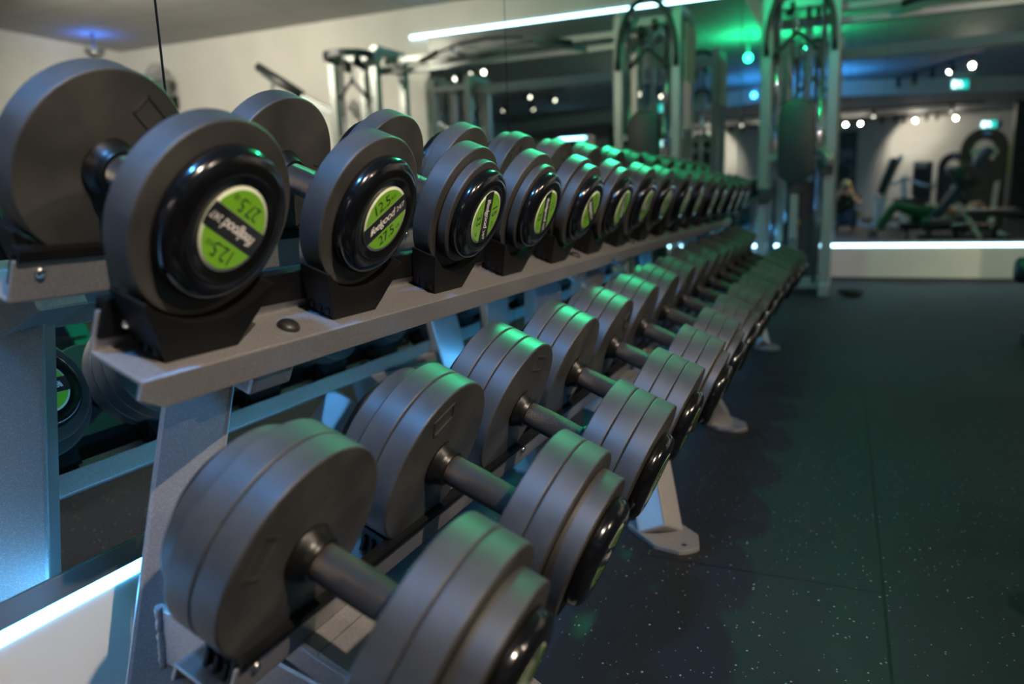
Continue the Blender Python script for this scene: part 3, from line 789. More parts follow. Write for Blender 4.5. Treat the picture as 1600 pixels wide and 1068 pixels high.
# ------------------------------------------------------------------ cable crossover machine: two towers joined by a pull-up beam
cc = thing('cable_crossover', 'tall grey two-tower cable machine with black pads, standing before the end wall mirror', 'cable machine', (-0.33, 6.2, 0))
OFF = -Vector((-0.33, 6.2, 0))
def cput(name, bm, m, parent=cc, sharp=None):
    bmesh.ops.translate(bm, vec=OFF, verts=bm.verts[:])
    return obj(name, bm, m, parent, sharp)
def tower(cx, side, abase=1.80, arise=0.42):
    x0, x1 = cx - 0.225, cx + 0.225
    yf, yb = 5.98, 6.46
    H_ = 2.12
    for x in (x0, x1):
        for y in (yf, yb):
            bm = bmesh.new(); add_tube(bm, [(x, y, 0.0), (x, y, H_)], 0, square=(0.07, 0.08)); cput('column', bm, M_TOWER)
        bm = bmesh.new(); add_tube(bm, [(x, yf - 0.12, 0.045), (x, yb + 0.10, 0.045)], 0, square=(0.075, 0.085)); cput('foot', bm, M_TOWER)
        bm = bmesh.new(); add_tube(bm, [(x, yf, H_), (x, yb, H_)], 0, square=(0.07, 0.07)); cput('top_rail', bm, M_TOWER)
    for y, z, w in ((yf + 0.06, 0.09, 0.07), (yb, 0.09, 0.07), (yf, 1.215, 0.045), (yf, 1.005, 0.045), (yb, H_ - 0.1, 0.07), (yf + 0.1, H_ - 0.04, 0.07), (yb, 1.3, 0.05)):
        bm = bmesh.new(); add_tube(bm, [(x0, y, z), (x1, y, z)], 0, square=(w, w)); cput('crossbar', bm, M_TOWER)
    # arched guard in front of the pulleys
    bm = bmesh.new()
    add_tube(bm, [(x0, yf - 0.05, abase - 0.08)] + [(cx - 0.225 * math.cos(a), yf - 0.05, abase + arise * math.sin(a)) for a in [PI * k / 14 for k in range(15)]] + [(x1, yf - 0.05, abase - 0.08)], 0.022, 12)
    if side > 0:
        bm.clear()
        add_tube(bm, [(cx - 0.225 * math.cos(a), yf - 0.02 - 0.26 * math.sin(a), 2.07) for a in [PI * k / 14 for k in range(15)]], 0, square=(0.035, 0.06))
    cput('arch', bm, M_DARK)
    # pad on its post
    bm = bmesh.new()
    outline = []
    for k in range(13): a = PI * k / 12; outline.append((0.125 * math.cos(a), 0.18 + 0.115 * math.sin(a)))
    for k in range(13): a = PI + PI * k / 12; outline.append((0.125 * math.cos(a), -0.18 + 0.115 * math.sin(a)))
    add_prism(bm, [(cx + x, 1.11 + z) for x, z in outline], yf - 0.16, yf - 0.09, bev=0.018)
    cput('pad', bm, M_PAD, sharp=50)
    bm = bmesh.new(); add_tube(bm, [(cx, yf - 0.06, 0.42), (cx, yf - 0.06, 1.35)], 0, square=(0.055, 0.05)); add_tube(bm, [(cx, yf - 0.06, 0.48), (cx, yf + 0.06, 0.09)], 0, square=(0.06, 0.05))
    cput('pad_post', bm, M_TOWER)
    bm = bmesh.new(); add_box(bm, (cx + 0.01, yf - 0.07, 0.775), (0.10, 0.07, 0.06), 0.01); cput('adjuster', bm, M_BLACK)
    # weight stacks, shrouds and guide rods
    for k, (sx, sy) in enumerate(((cx - 0.02, yf + 0.28), (cx + 0.10, yb - 0.06))):
        bm = bmesh.new()
        for j in range(14): add_box(bm, (sx, sy, 0.13 + 0.029 * j), (0.15, 0.10, 0.025), 0.003)
        cput('weight_stack', bm, M_DARK)
        for gx in (-0.05, 0.05):
            bm = bmesh.new(); add_lathe(bm, [(0.10, 0), (0.10, 0.0125), (2.05, 0.0125), (2.05, 0)], 16, T((sx + gx, sy, 0)), 0, 'z'); cput('guide_rod', bm, M_CHROME)
        bm = bmesh.new(); add_lathe(bm, [(0.55, 0), (0.55, 0.004), (2.0, 0.004), (2.0, 0)], 8, T((sx, sy, 0)), 0, 'z'); cput('cable', bm, M_BLACK)
    bm = bmesh.new(); add_box(bm, (cx + 0.03, yf + 0.16, 0.47), (0.19, 0.012, 0.72), 0.004); add_box(bm, (cx - 0.155, yf + 0.22, 0.55), (0.012, 0.10, 0.9), 0.003)
    cput('shroud', bm, M_BLACK)
    bm = bmesh.new(); add_lathe(bm, [(0, 0), (0, 0.035), (0.004, 0.035), (0.004, 0)], 20, T((cx + 0.0, yf + 0.154, 0.53), (0, 0, -PI / 2))); cput('badge', bm, mat('badge_gold', (0.30, 0.24, 0.06), 0.4) if 'badge_gold' not in bpy.data.materials else bpy.data.materials['badge_gold'])
    # chrome uprights for the sliding carriages, with carriage and swivel pulley
    for x, z in ((x0 + 0.075, 0.74), (x1 - 0.075, 0.93)):
        bm = bmesh.new(); add_lathe(bm, [(0.09, 0), (0.09, 0.016), (H_ - 0.03, 0.016), (H_ - 0.03, 0)], 18, T((x, yf + 0.02, 0)), 0, 'z'); cput('guide_rod', bm, M_CHROME)
        bm = bmesh.new(); add_box(bm, (x + (0.06 if x > cx else -0.06), yf - 0.06, z), (0.09, 0.11, 0.11), 0.012); cput('carriage', bm, M_BLACK)
    bm = bmesh.new(); add_tube(bm, [(x1 - 0.12, yf - 0.04, 1.02), (x1 - 0.05, yf - 0.10, 1.05), (x1 - 0.01, yf - 0.13, 1.0), (x1 + 0.0, yf - 0.13, 0.93)], 0.03, 12); cput('pulley_arm', bm, M_TOWER)
    # pulleys at the top
    for px, py, pz in ((cx - 0.06, yf - 0.02, 2.03), (cx + 0.05, yf - 0.02, 1.99), (cx - 0.1, yf + 0.2, 2.06), (cx + 0.1, yf + 0.3, 2.06)):
        bm = bmesh.new(); add_lathe(bm, [(-0.014, 0), (-0.014, 0.05), (-0.006, 0.043), (0.006, 0.043), (0.014, 0.05), (0.014, 0)], 24, T((px, py, pz))); cput('pulley', bm, M_BLACK)
    # V handle hanging from its cable
    bm = bmesh.new(); add_tube(bm, [(cx - 0.02, yf - 0.07, 1.98), (cx - 0.02, yf - 0.07, 1.86)], 0.007, 8)
    add_sphere(bm, (cx - 0.02, yf - 0.07, 1.87), 0.025); cput('cable', bm, M_CHROME)
    bm = bmesh.new()
    add_tube(bm, [(cx - 0.17, yf - 0.07, 1.70), (cx - 0.15, yf - 0.07, 1.73), (cx - 0.05, yf - 0.07, 1.83), (cx - 0.02, yf - 0.07, 1.85), (cx + 0.01, yf - 0.07, 1.84), (cx + 0.10, yf - 0.07, 1.75), (cx + 0.13, yf - 0.07, 1.73)], [0.020, 0.018, 0.015, 0.016, 0.015, 0.018, 0.022], 12)
    cput('handle', bm, M_BLACK)
    bm = bmesh.new()
    add_lathe(bm, [(0, 0.0), (0, 0.016), (0.62, 0.016), (0.62, 0.0)], 16, T((cx - 0.155, yf - 0.02, 1.2)), 0, 'z'); cput('guide_rod', bm, M_CHROME)
    # side boards
    if side < 0:
        for ya, yb2 in ((6.05, 6.24), (6.27, 6.46)):
            bm = bmesh.new(); add_box(bm, (x0 - 0.048, (ya + yb2) / 2, 1.84), (0.012, yb2 - ya, 0.42), 0.002); cput('side_board', bm, M_PANEL)
tower(-0.335, -1)
tower(2.36, 1, 2.03, 0.10)
# beam and curved pull-up bars
for y, z in ((6.18, 2.04), (6.30, 1.97)):
    bm = bmesh.new(); add_tube(bm, [(-0.11, y, z), (2.14, y, z)], 0, square=(0.06, 0.05)); cput('beam', bm, M_TOWER)
bm = bmesh.new()
arc = [(0.30, 6.06, 1.99), (0.50, 6.00, 2.035), (0.72, 5.97, 2.075), (1.0, 5.96, 2.09), (1.28, 5.97, 2.075), (1.50, 6.00, 2.035), (1.70, 6.06, 1.99)]
add_tube(bm, arc, 0.017, 14)
for x in (0.62, 1.38): add_tube(bm, [(x, 5.985, 2.055), (x, 6.18, 2.03)], 0.012, 10)
cput('pull_up_bar', bm, M_CHROME)
for a, b in ((0, 1), (6, 5)):
    bm = bmesh.new(); add_tube(bm, [Vector(arc[a]), Vector(arc[a]).lerp(Vector(arc[b]), 1.0)], 0.024, 14); cput('grip', bm, M_BLACK)
# lever with pad on the far side of the second tower
bm = bmesh.new(); add_tube(bm, [(2.60, 6.05, 1.58), (2.95, 6.02, 1.76), (3.42, 6.0, 2.04)], 0, square=(0.08, 0.07)); add_tube(bm, [(3.32, 6.0, 1.93), (3.34, 6.0, 1.80)], 0.02, 10); cput('lever', bm, M_TOWER)
bm = bmesh.new(); add_tube(bm, [(2.98, 6.0, 1.80), (3.25, 5.99, 1.96), (3.46, 5.98, 2.10)], [0.045, 0.05, 0.04], 14); cput('lever_pad', bm, M_PAD)
bm = bmesh.new(); add_tube(bm, [(3.34, 6.0, 1.80), (3.28, 5.98, 1.77)], 0.028, 10); cput('grip', bm, M_BLACK)
# dark strap handle on the floor by the tower foot
bm = bmesh.new(); add_tube(bm, [(0.0, 6.02, 0.03), (0.05, 5.98, 0.028), (0.10, 5.95, 0.03), (0.15, 5.96, 0.025)], [0.02, 0.026, 0.026, 0.018], 12)
add_tube(bm, [(0.15, 5.96, 0.024), (0.10, 6.03, 0.02), (0.03, 6.06, 0.02), (0.0, 6.02, 0.024)], 0.009, 8)
tag(obj('strap_handle', bm, M_BLACK), 'black strap handle lying on the floor beside the cable machine foot', 'handle')

# ------------------------------------------------------------------ wall fan
fan = thing('wall_fan', 'silver caged fan mounted high on the white end wall', 'fan', (5.80, YF, 2.20))
def fput(name, bm, m): return obj(name, bm, m, fan)
tilt = Matrix.Translation((0, -0.26, 0.06)) @ Matrix.Rotation(-PI / 2 + 0.25, 4, 'Z')
bm = bmesh.new()
for k in range(44):
    a = 2 * PI * k / 44
    add_tube(bm, [tilt @ Vector((x, r * math.cos(a), r * math.sin(a))) for x, r in ((-0.07, 0.05), (-0.075, 0.15), (-0.04, 0.215), (0.0, 0.225), (0.04, 0.21), (0.075, 0.14), (0.08, 0.05))], 0.002, 5)
for x, r in ((0, 0.225), (0.06, 0.18), (-0.06, 0.18), (0.078, 0.10), (0.03, 0.215), (0.074, 0.15)):
    add_tube(bm, [tilt @ Vector((x, r * math.cos(2 * PI * k / 36), r * math.sin(2 * PI * k / 36))) for k in range(37)], 0.004, 6)
fput('cage', bm, M_CHROME)
bm = bmesh.new()
for k in range(3):
    m = tilt @ Matrix.Rotation(2 * PI * k / 3, 4, 'X') @ Matrix.Translation((0, 0, 0.11)) @ Matrix.Rotation(0.5, 4, 'Z')
    add_sphere(bm, (0, 0, 0), 0.1, (0.04, 0.75, 0.95), 0, 16, 10, m)
fput('blades', bm, M_ALU)
bm = bmesh.new(); add_lathe(bm, [(0.06, 0.0), (0.055, 0.03), (0.03, 0.045), (-0.06, 0.05), (-0.19, 0.055), (-0.21, 0.03), (-0.21, 0.0)], 28, tilt); fput('motor', bm, M_BLACK)
bm = bmesh.new(); add_tube(bm, [(0.03, -0.10, 0.03), (0.02, -0.08, -0.12), (0.0, -0.01, -0.14)], 0.018, 10); add_box(bm, (0, -0.012, -0.14), (0.10, 0.02, 0.16), 0.006); fput('bracket', bm, M_BLACK)

# ------------------------------------------------------------------ rear of the room: doors, panels, pillar
t = box_struct('door_1', (-0.62, YB, 0), (0.25, YB + 0.03, 2.22), M_BLACK)
bm = bmesh.new(); add_tube(bm, [(0.16, YB + 0.07, 0.9), (0.16, YB + 0.07, 1.25)], 0.014, 10); add_tube(bm, [(0.16, YB + 0.03, 0.95), (0.16, YB + 0.075, 0.95)], 0.01, 8); add_tube(bm, [(0.16, YB + 0.03, 1.2), (0.16, YB + 0.075, 1.2)], 0.01, 8)
obj('door_handle', bm, M_CHROME, t)
bm = bmesh.new(); add_box(bm, (-0.06, YB + 0.036, 1.45), (0.48, 0.012, 0.7), 0.002); tag(obj('poster', bm, M_POSTER), 'dark blue and pale poster on the black rear door', 'poster')
bm = bmesh.new(); add_box(bm, (3.52, YB + 0.01, 1.33), (0.34, 0.02, 0.66), 0.003); tag(obj('wall_panel', bm, M_LIME), 'lime green panel on the rear wall beside the black pillar', 'wall panel')
box_struct('wall_pillar', (3.23, -5.25, 0), (3.85, -4.95, ZLOW), M_BLACK)

# glass-fronted drinks fridge with a lit header, across the room
fr = thing('drinks_fridge', 'tall black drinks fridge with a glowing white header', 'fridge', (4.05, -2.95, 0))
bm = bmesh.new(); add_box(bm, (0, 0, 1.02), (0.70, 0.60, 2.0), 0.01); add_box(bm, (0, 0, 0.01), (0.62, 0.54, 0.02)); obj('cabinet', bm, M_BLACK, fr)
bm = bmesh.new(); add_box(bm, (0, 0.305, 2.10), (0.66, 0.012, 0.05), 0.002); obj('light_header', bm, M_LEDW, fr)
bm = bmesh.new(); add_box(bm, (0, 0.0, 2.10), (0.70, 0.60, 0.16), 0.008); obj('header_box', bm, M_DARK, fr)
bm = bmesh.new(); add_box(bm, (0, 0.305, 1.0), (0.64, 0.012, 1.8), 0.002); dr = obj('door', bm, mat('fridge_glass', (0.02, 0.03, 0.04), 0.08), fr)
bm = bmesh.new(); add_tube(bm, [(0.27, 0.34, 0.7), (0.27, 0.34, 1.3)], 0.012, 10); obj('handle', bm, M_CHROME, dr)

# ------------------------------------------------------------------ weight machines behind the viewpoint, seen in the end mirror
def ring_machine(loc, label, sc=1.0):
    """selector machine: shrouded stack under a hoop top, a seat and lever in front"""
    t = thing('weight_machine', label, 'weight machine', loc, (0, 0, 0), 'hoop topped weight machines')
    r = 0.215 * sc
    bm = bmesh.new(); zc = 1.21 * sc
    pts = [(-r, 0, 0.05), (-r, 0, zc)] + [(r * math.cos(PI - PI * k / 16), 0, zc + r * math.sin(PI * k / 16)) for k in range(1, 16)] + [(r, 0, zc), (r, 0, 0.05)]
    add_tube(bm, pts, 0, square=(0.075 * sc, 0.16 * sc), up=(1, 0, 0)); obj('hoop', bm, M_BLACK, t)
    bm = bmesh.new(); add_box(bm, (0, 0, 0.56 * sc), (0.36 * sc, 0.10, 1.0 * sc), 0.01); obj('shroud', bm, M_DARK, t)
    bm = bmesh.new(); add_box(bm, (0, 0.058, 1.17 * sc), (0.33 * sc, 0.012, 0.085 * sc), 0.003); obj('sign_plate', bm, M_CREAM2, t)
    bm = bmesh.new(); add_sphere(bm, (0, 0.085 * sc, zc + r * 1.0), 0.05, (1.0, 0.25, 0.5)); obj('badge', bm, M_BADGE, t)
    for x in (-0.2 * sc, 0.2 * sc):
        bm = bmesh.new(); add_tube(bm, [(x, -0.62, 0.035), (x, 0.18, 0.035)], 0, square=(0.07, 0.06)); obj('foot', bm, M_DARK, t)
    bm = bmesh.new(); add_tube(bm, [(0, -0.05, 0.12), (0, -0.5, 0.12), (0, -0.5, 0.42)], 0, square=(0.07, 0.07)); obj('seat_post', bm, M_FRAMEPALE, t)
    bm = bmesh.new(); add_box(bm, (0, -0.5, 0.46), (0.32, 0.34, 0.08), 0.03); obj('seat', bm, M_PAD, t)
    bm = bmesh.new(); add_tube(bm, [(-0.26, -0.02, 0.9 * sc), (-0.34, -0.2, 0.75 * sc), (-0.34, -0.4, 0.7 * sc)], 0.022, 10); obj('lever', bm, M_FRAMEPALE, t)
    return t
ring_machine((1.90, 0.78, 0), 'hoop-topped black weight machine, the nearer and larger of two in the end mirror', 1.06)
ring_machine((2.08, -4.3, 0), 'hoop-topped black weight machine, the smaller of two in the end mirror', 0.96)
# sled with a steep dark guide rail
sl = thing('sled_press', 'dark sled press with steep guide rail and pale curved leg, before the larger hoop-topped machine', 'weight machine', (1.5, 1.95, 0))
so = Vector((-1.5, -1.95, 0))
def sput(name, bm, m): bmesh.ops.translate(bm, vec=so, verts=bm.verts[:]); return obj(name, bm, m, sl)
for y in (1.82, 2.08):
    bm = bmesh.new(); add_tube(bm, [(1.12, y, 0.20), (1.80, y, 1.24)], 0, square=(0.10, 0.11)); sput('guide_rail', bm, M_BLUESTEEL)
bm = bmesh.new(); add_tube(bm, [(1.46, 2.02, 0.52), (1.77, 2.02, 0.03)], 0, square=(0.05, 0.05)); sput('strut', bm, M_FRAMEPALE)
bm = bmesh.new(); add_tube(bm, [(1.92, 1.95, 0.82), (1.90, 1.95, 0.45), (1.89, 1.95, 0.25), (1.95, 1.95, 0.12), (2.12, 1.95, 0.03)], 0, square=(0.06, 0.06)); sput('leg', bm, M_FRAMEPALE)
bm = bmesh.new(); add_tube(bm, [(1.00, 1.95, 0.035), (2.15, 1.95, 0.035)], 0, square=(0.09, 0.07)); add_tube(bm, [(1.05, 1.75, 0.035), (1.05, 2.15, 0.035)], 0, square=(0.08, 0.07)); add_tube(bm, [(2.08, 1.72, 0.035), (2.08, 2.18, 0.035)], 0, square=(0.08, 0.07)); sput('base', bm, M_DARK)
bm = bmesh.new(); add_tube(bm, [(1.13, 1.95, 0.05), (1.13, 1.95, 0.28)], 0, square=(0.08, 0.10)); add_tube(bm, [(1.13, 1.80, 0.24), (1.13, 2.10, 0.24)], 0, square=(0.07, 0.07)); sput('post', bm, M_DARK)
bm = bmesh.new(); add_tube(bm, [(1.76, 1.80, 1.20), (1.76, 2.10, 1.20)], 0, square=(0.08, 0.08)); add_tube(bm, [(1.92, 1.95, 0.80), (1.74, 1.95, 1.17)], 0, square=(0.07, 0.07)); sput('crosshead', bm, M_DARK)
bm = bmesh.new(); add_box(bm, (1.45, 1.95, 0.80), (0.05, 0.40, 0.46), 0.012, Matrix.Translation((1.45, 1.95, 0.80)) @ Matrix.Rotation(-0.58, 4, 'Y') @ Matrix.Translation((-1.45, -1.95, -0.80))); sput('foot_plate', bm, M_BLACK)
for y in (1.70, 2.20):
    bm = bmesh.new(); add_lathe(bm, [(-0.02, 0.0), (-0.02, 0.14), (-0.012, 0.15), (0.012, 0.15), (0.02, 0.14), (0.02, 0.0)], 32, T((1.52, y, 0.88)), 0, 'y'); sput('weight_disc', bm, M_BLACK)
bm = bmesh.new(); add_tube(bm, [(1.52, 1.66, 0.88), (1.52, 2.24, 0.88)], 0.016, 12); sput('axle', bm, M_CHROME)
# low bench the person lies on
lb = thing('low_bench', 'low black bench under the reclining person in green trousers', 'bench', (1.25, 1.33, 0))
bm = bmesh.new(); add_box(bm, (0.0, 0, 0.20), (0.95, 0.30, 0.07), 0.025); obj('pad', bm, M_PAD, lb)
bm = bmesh.new(); add_tube(bm, [(-0.45, 0, 0.14), (0.48, 0, 0.14)], 0, square=(0.06, 0.05)); obj('frame', bm, M_DARK, lb)
for x in (-0.36, 0.40):
    bm = bmesh.new(); add_tube(bm, [(x, -0.22, 0.025), (x, 0.22, 0.025)], 0, square=(0.06, 0.05)); add_tube(bm, [(x, 0, 0.03), (x, 0, 0.13)], 0, square=(0.05, 0.05)); obj('leg', bm, M_DARK, lb)
# boxy machine and pale armed machine further back
bx = thing('weight_stack_tower', 'square black weight tower left of the smaller hoop-topped machine in the mirror', 'weight machine', (1.53, -4.5, 0))
bm = bmesh.new(); add_box(bm, (0, 0, 0.66), (0.36, 0.30, 1.24), 0.02); obj('shroud', bm, M_BLACK, bx)
bm = bmesh.new(); add_box(bm, (-0.04, 0.155, 1.20), (0.22, 0.012, 0.09), 0.004); obj('sign_plate', bm, M_CREAM2, bx)
bm = bmesh.new(); add_box(bm, (0, 0.10, 0.03), (0.50, 0.62, 0.06), 0.01); obj('base', bm, M_DARK, bx)
bm = bmesh.new(); add_box(bm, (-0.02, 0.42, 0.42), (0.30, 0.30, 0.08), 0.03); obj('seat', bm, M_PAD, bx)
bm = bmesh.new(); add_tube(bm, [(-0.02, 0.36, 0.05), (-0.02, 0.36, 0.4)], 0, square=(0.06, 0.06)); obj('seat_post', bm, M_DARK, bx)
le = thing('leg_machine', 'pale framed seated leg machine with black back pad in the middle of the end mirror', 'weight machine', (0.85, -2.5, 0))
bm = bmesh.new(); add_tube(bm, [(0.13, 0, 1.36), (0.02, 0, 1.10), (-0.12, 0, 0.72), (-0.16, 0, 0.40), (-0.28, 0, 0.05)], 0, square=(0.10, 0.08)); obj('back_post', bm, M_WHITEPAINT, le)
bm = bmesh.new(); add_box(bm, (0, 0, 0), (0.14, 0.34, 0.72), 0.05, Matrix.Translation((-0.10, 0.06, 0.98)) @ Matrix.Rotation(0.30, 4, 'Y')); obj('back_pad', bm, M_PAD, le)
bm = bmesh.new(); add_box(bm, (0.24, 0.05, 0.50), (0.42, 0.38, 0.10), 0.035); obj('seat', bm, M_PAD, le)
bm = bmesh.new(); add_tube(bm, [(0.20, 0.05, 0.95), (0.23, 0.05, 0.45), (0.22, 0.05, 0.04)], 0, square=(0.09, 0.08)); obj('post', bm, M_WHITEPAINT, le)
bm = bmesh.new(); add_tube(bm, [(-0.02, 0.30, 0.80), (0.22, 0.10, 0.95), (0.46, 0.30, 0.80), (0.62, 0.34, 0.76)], 0.03, 10); obj('arms', bm, M_WHITEPAINT, le)
bm = bmesh.new(); add_tube(bm, [(-0.32, -0.2, 0.03), (0.5, -0.2, 0.03)], 0, square=(0.07, 0.06)); add_tube(bm, [(-0.32, 0.3, 0.03), (0.5, 0.3, 0.03)], 0, square=(0.07, 0.06)); add_tube(bm, [(-0.28, -0.2, 0.035), (-0.28, 0.3, 0.035)], 0, square=(0.07, 0.06)); add_tube(bm, [(0.22, -0.2, 0.035), (0.22, 0.3, 0.035)], 0, square=(0.07, 0.06)); obj('base', bm, M_WHITEPAINT, le)
# bike-like curved frame on the floor behind the kneeling person
cf = thing('curved_frame_machine', 'pale curved tube machine frame on the floor beyond the kneeling person', 'exercise machine', (0.44, -1.95, 0))
bm = bmesh.new(); add_tube(bm, [(-0.20, 0, 0.16), (-0.08, 0, 0.05), (0.02, 0, 0.03)], 0.03, 10); add_tube(bm, [(0.02, 0, 0.03), (0.13, 0, 0.05), (0.17, 0, 0.22), (0.14, 0, 0.48), (0.10, 0, 0.62)], 0.032, 10); obj('frame', bm, M_WHITEPAINT, cf)
bm = bmesh.new(); add_tube(bm, [(0.10, -0.2, 0.62), (0.10, 0.2, 0.62)], 0.02, 10); add_tube(bm, [(0.0, -0.2, 0.03), (0.0, 0.2, 0.03)], 0.03, 10); obj('crossbar', bm, M_WHITEPAINT, cf)
bm = bmesh.new(); add_sphere(bm, (-0.15, 0, 0.28), 0.055, (1, 0.6, 1)); add_tube(bm, [(-0.15, 0, 0.25), (-0.14, 0, 0.12)], 0.018, 8); obj('knob', bm, M_ORANGE, cf)
# roller bench that just enters the frame at the aisle's far side
rb = thing('roller_bench', 'black padded roller bench whose end just shows at the edge of the aisle', 'bench', (1.15, 4.4, 0))
bm = bmesh.new(); add_lathe(bm, [(-0.335, 0), (-0.335, 0.05), (-0.32, 0.065), (-0.05, 0.065), (-0.04, 0.05), (-0.04, 0)], 24, T((0, 0.12, 0.335))); obj('roller', bm, M_PAD, rb)
bm = bmesh.new(); add_tube(bm, [(-0.30, 0.12, 0.335), (0.4, 0.12, 0.335)], 0.016, 10); obj('axle', bm, M_CHROME, rb)
bm = bmesh.new(); add_tube(bm, [(0.0, 0.12, 0.335), (0.05, 0.0, 0.03)], 0, square=(0.06, 0.06)); add_tube(bm, [(-0.33, -0.16, 0.03), (0.5, -0.16, 0.03)], 0, square=(0.08, 0.055)); add_tube(bm, [(0.05, -0.2, 0.035), (0.05, 0.4, 0.035)], 0, square=(0.06, 0.06)); add_tube(bm, [(0.4, 0.12, 0.335), (0.4, -0.16, 0.03)], 0, square=(0.05, 0.05)); obj('frame', bm, M_DARK, rb)
bm = bmesh.new(); add_box(bm, (0.35, 0.12, 0.46), (0.5, 0.30, 0.09), 0.035); obj('pad', bm, M_PAD, rb)

# ------------------------------------------------------------------ people
def skin(name, joints, edges, m, parent=None, extra=None, sub=2):
    me = bpy.data.meshes.new(name); names = list(joints)
    me.from_pydata([joints[k][0] for k in names], [(names.index(a), names.index(b)) for a, b in edges], [])
    o = bpy.data.objects.new(name, me); COL.objects.link(o)
    md = o.modifiers.new('skin', 'SKIN'); md.use_smooth_shade = True
    for i, k in enumerate(names):
        r = joints[k][1]; r = r if isinstance(r, tuple) else (r, r)
        me.skin_vertices[0].data[i].radius = r
        me.skin_vertices[0].data[i].use_root = (i == 0)
    o.modifiers.new('sub', 'SUBSURF').levels = sub
    o.modifiers['sub'].render_levels = sub
    dg = bpy.context.evaluated_depsgraph_get(); dg.update()
    fin = bpy.data.meshes.new_from_object(o.evaluated_get(dg))
    bpy.data.objects.remove(o)
    b = bmesh.new(); b.from_mesh(fin); bpy.data.meshes.remove(fin)
    if extra: extra(b)
    for f in b.faces: f.smooth = True; f.material_index = 0
    return obj(name, b, m, parent)
def hand(b, wrist, tip, side):
    """palm with five fingers, slightly curled, from wrist towards tip"""
    w, t_ = Vector(wrist), Vector(tip); d = (t_ - w).normalized()
    s = d.cross(Vector((0, 0, 1)));
    if s.length < 0.1: s = Vector((1, 0, 0))
    s.normalize(); n = s.cross(d)
    add_tube(b, [w, w + d * 0.04, w + d * 0.085], [0.024, 0.034, 0.030], 10)
    for k, ln in enumerate((0.066, 0.078, 0.074, 0.058)):
        base = w + d * 0.078 + s * (k - 1.5) * 0.019
        add_tube(b, [base, base + d * ln * 0.45 - n * 0.006, base + d * ln * 0.78 - n * 0.022, base + d * ln * 0.9 - n * 0.040], [0.0095, 0.009, 0.008, 0.007], 8)
    base = w + d * 0.03 + s * 0.030 * side
    add_tube(b, [base, base + d * 0.025 + s * 0.022 * side - n * 0.008, base + d * 0.052 + s * 0.026 * side - n * 0.018], [0.012, 0.0105, 0.008], 8)
def head(b, c, fwd, r=0.098):
    """skull, jaw, nose, brow, ears and eye hollows facing fwd"""
    c = Vector(c); f = Vector(fwd).normalized(); up = Vector((0, 0, 1)); up = (up - f * up.dot(f)).normalized(); s = f.cross(up)
    R_ = Matrix((s, f, up)).transposed().to_4x4(); R_.translation = c
    add_sphere(b, (0, 0, 0), r, (0.80, 0.98, 1.12), 0, 20, 14, R_)
    add_sphere(b, (0, 0.035, -0.065), r * 0.62, (0.86, 0.9, 0.9), 0, 16, 10, R_)
    add_sphere(b, (0, 0.100, -0.018), 0.016, (0.75, 1.0, 1.6), 0, 10, 8, R_)
    add_sphere(b, (0, 0.080, -0.070), 0.022, (1.3, 0.6, 0.45), 0, 10, 8, R_)
    for q in (-1, 1):
        add_sphere(b, (q * 0.080, -0.005, -0.012), 0.028, (0.35, 0.7, 1.1), 0, 10, 8, R_)
        add_sphere(b, (q * 0.032, 0.084, 0.012), 0.013, (1.2, 0.6, 0.7), 0, 10, 8, R_)
    return R_
# the kneeling photographer, just behind the viewpoint
J = {'pelvis': ((-0.03, -0.56, 0.26), (0.15, 0.11)), 'waist': ((-0.02, -0.53, 0.40), (0.135, 0.10)), 'chest': ((0.0, -0.46, 0.54), (0.155, 0.11)), 'neckb': ((0.01, -0.40, 0.665), (0.075, 0.07)), 'neck': ((0.015, -0.365, 0.72), 0.055),
     'skull': ((0.02, -0.33, 0.79), 0.07),
     'shl': ((-0.18, -0.43, 0.61), 0.062), 'ell': ((-0.23, -0.26, 0.47), 0.045), 'wrl': ((-0.10, -0.17, 0.66), 0.028),
     'shr': ((0.20, -0.42, 0.61), 0.062), 'elr': ((0.25, -0.24, 0.48), 0.045), 'wrr': ((0.13, -0.16, 0.66), 0.028),
     'hil': ((-0.13, -0.54, 0.22), 0.10), 'knl': ((-0.17, -0.20, 0.075), 0.068), 'anl': ((-0.15, -0.62, 0.055), 0.042), 'tol': ((-0.14, -0.76, 0.035), 0.03),
     'hir': ((0.09, -0.54, 0.24), 0.10), 'knr': ((0.15, -0.22, 0.40), 0.068), 'anr': ((0.16, -0.30, 0.075), 0.042), 'tor': ((0.17, -0.14, 0.04), 0.032)}
Ed = [('pelvis', 'waist'), ('waist', 'chest'), ('chest', 'neckb'), ('neckb', 'neck'), ('neck', 'skull'), ('chest', 'shl'), ('shl', 'ell'), ('ell', 'wrl'), ('chest', 'shr'), ('shr', 'elr'), ('elr', 'wrr'),
      ('pelvis', 'hil'), ('hil', 'knl'), ('knl', 'anl'), ('anl', 'tol'), ('pelvis', 'hir'), ('hir', 'knr'), ('knr', 'anr'), ('anr', 'tor')]
def ex(b):
    head(b, (0.02, -0.315, 0.80), (0, 1, -0.05)); hand(b, (-0.10, -0.17, 0.66), (-0.055, -0.115, 0.755), 1); hand(b, (0.13, -0.16, 0.66), (0.085, -0.115, 0.755), -1)
ph = skin('person', J, Ed, M_SKIN, None, ex)
tag(ph, 'person kneeling in black shirt, navy trousers and olive cap, seen small in the end mirror', 'person')
def grow(J_, keys, k): return {a: (J_[a][0], tuple(x + k for x in (J_[a][1] if isinstance(J_[a][1], tuple) else (J_[a][1],) * 2))) for a in keys}
def mid(J_, a, b_, f, r): 
    p = Vector(J_[a][0]).lerp(Vector(J_[b_][0]), f); return (tuple(p), r)
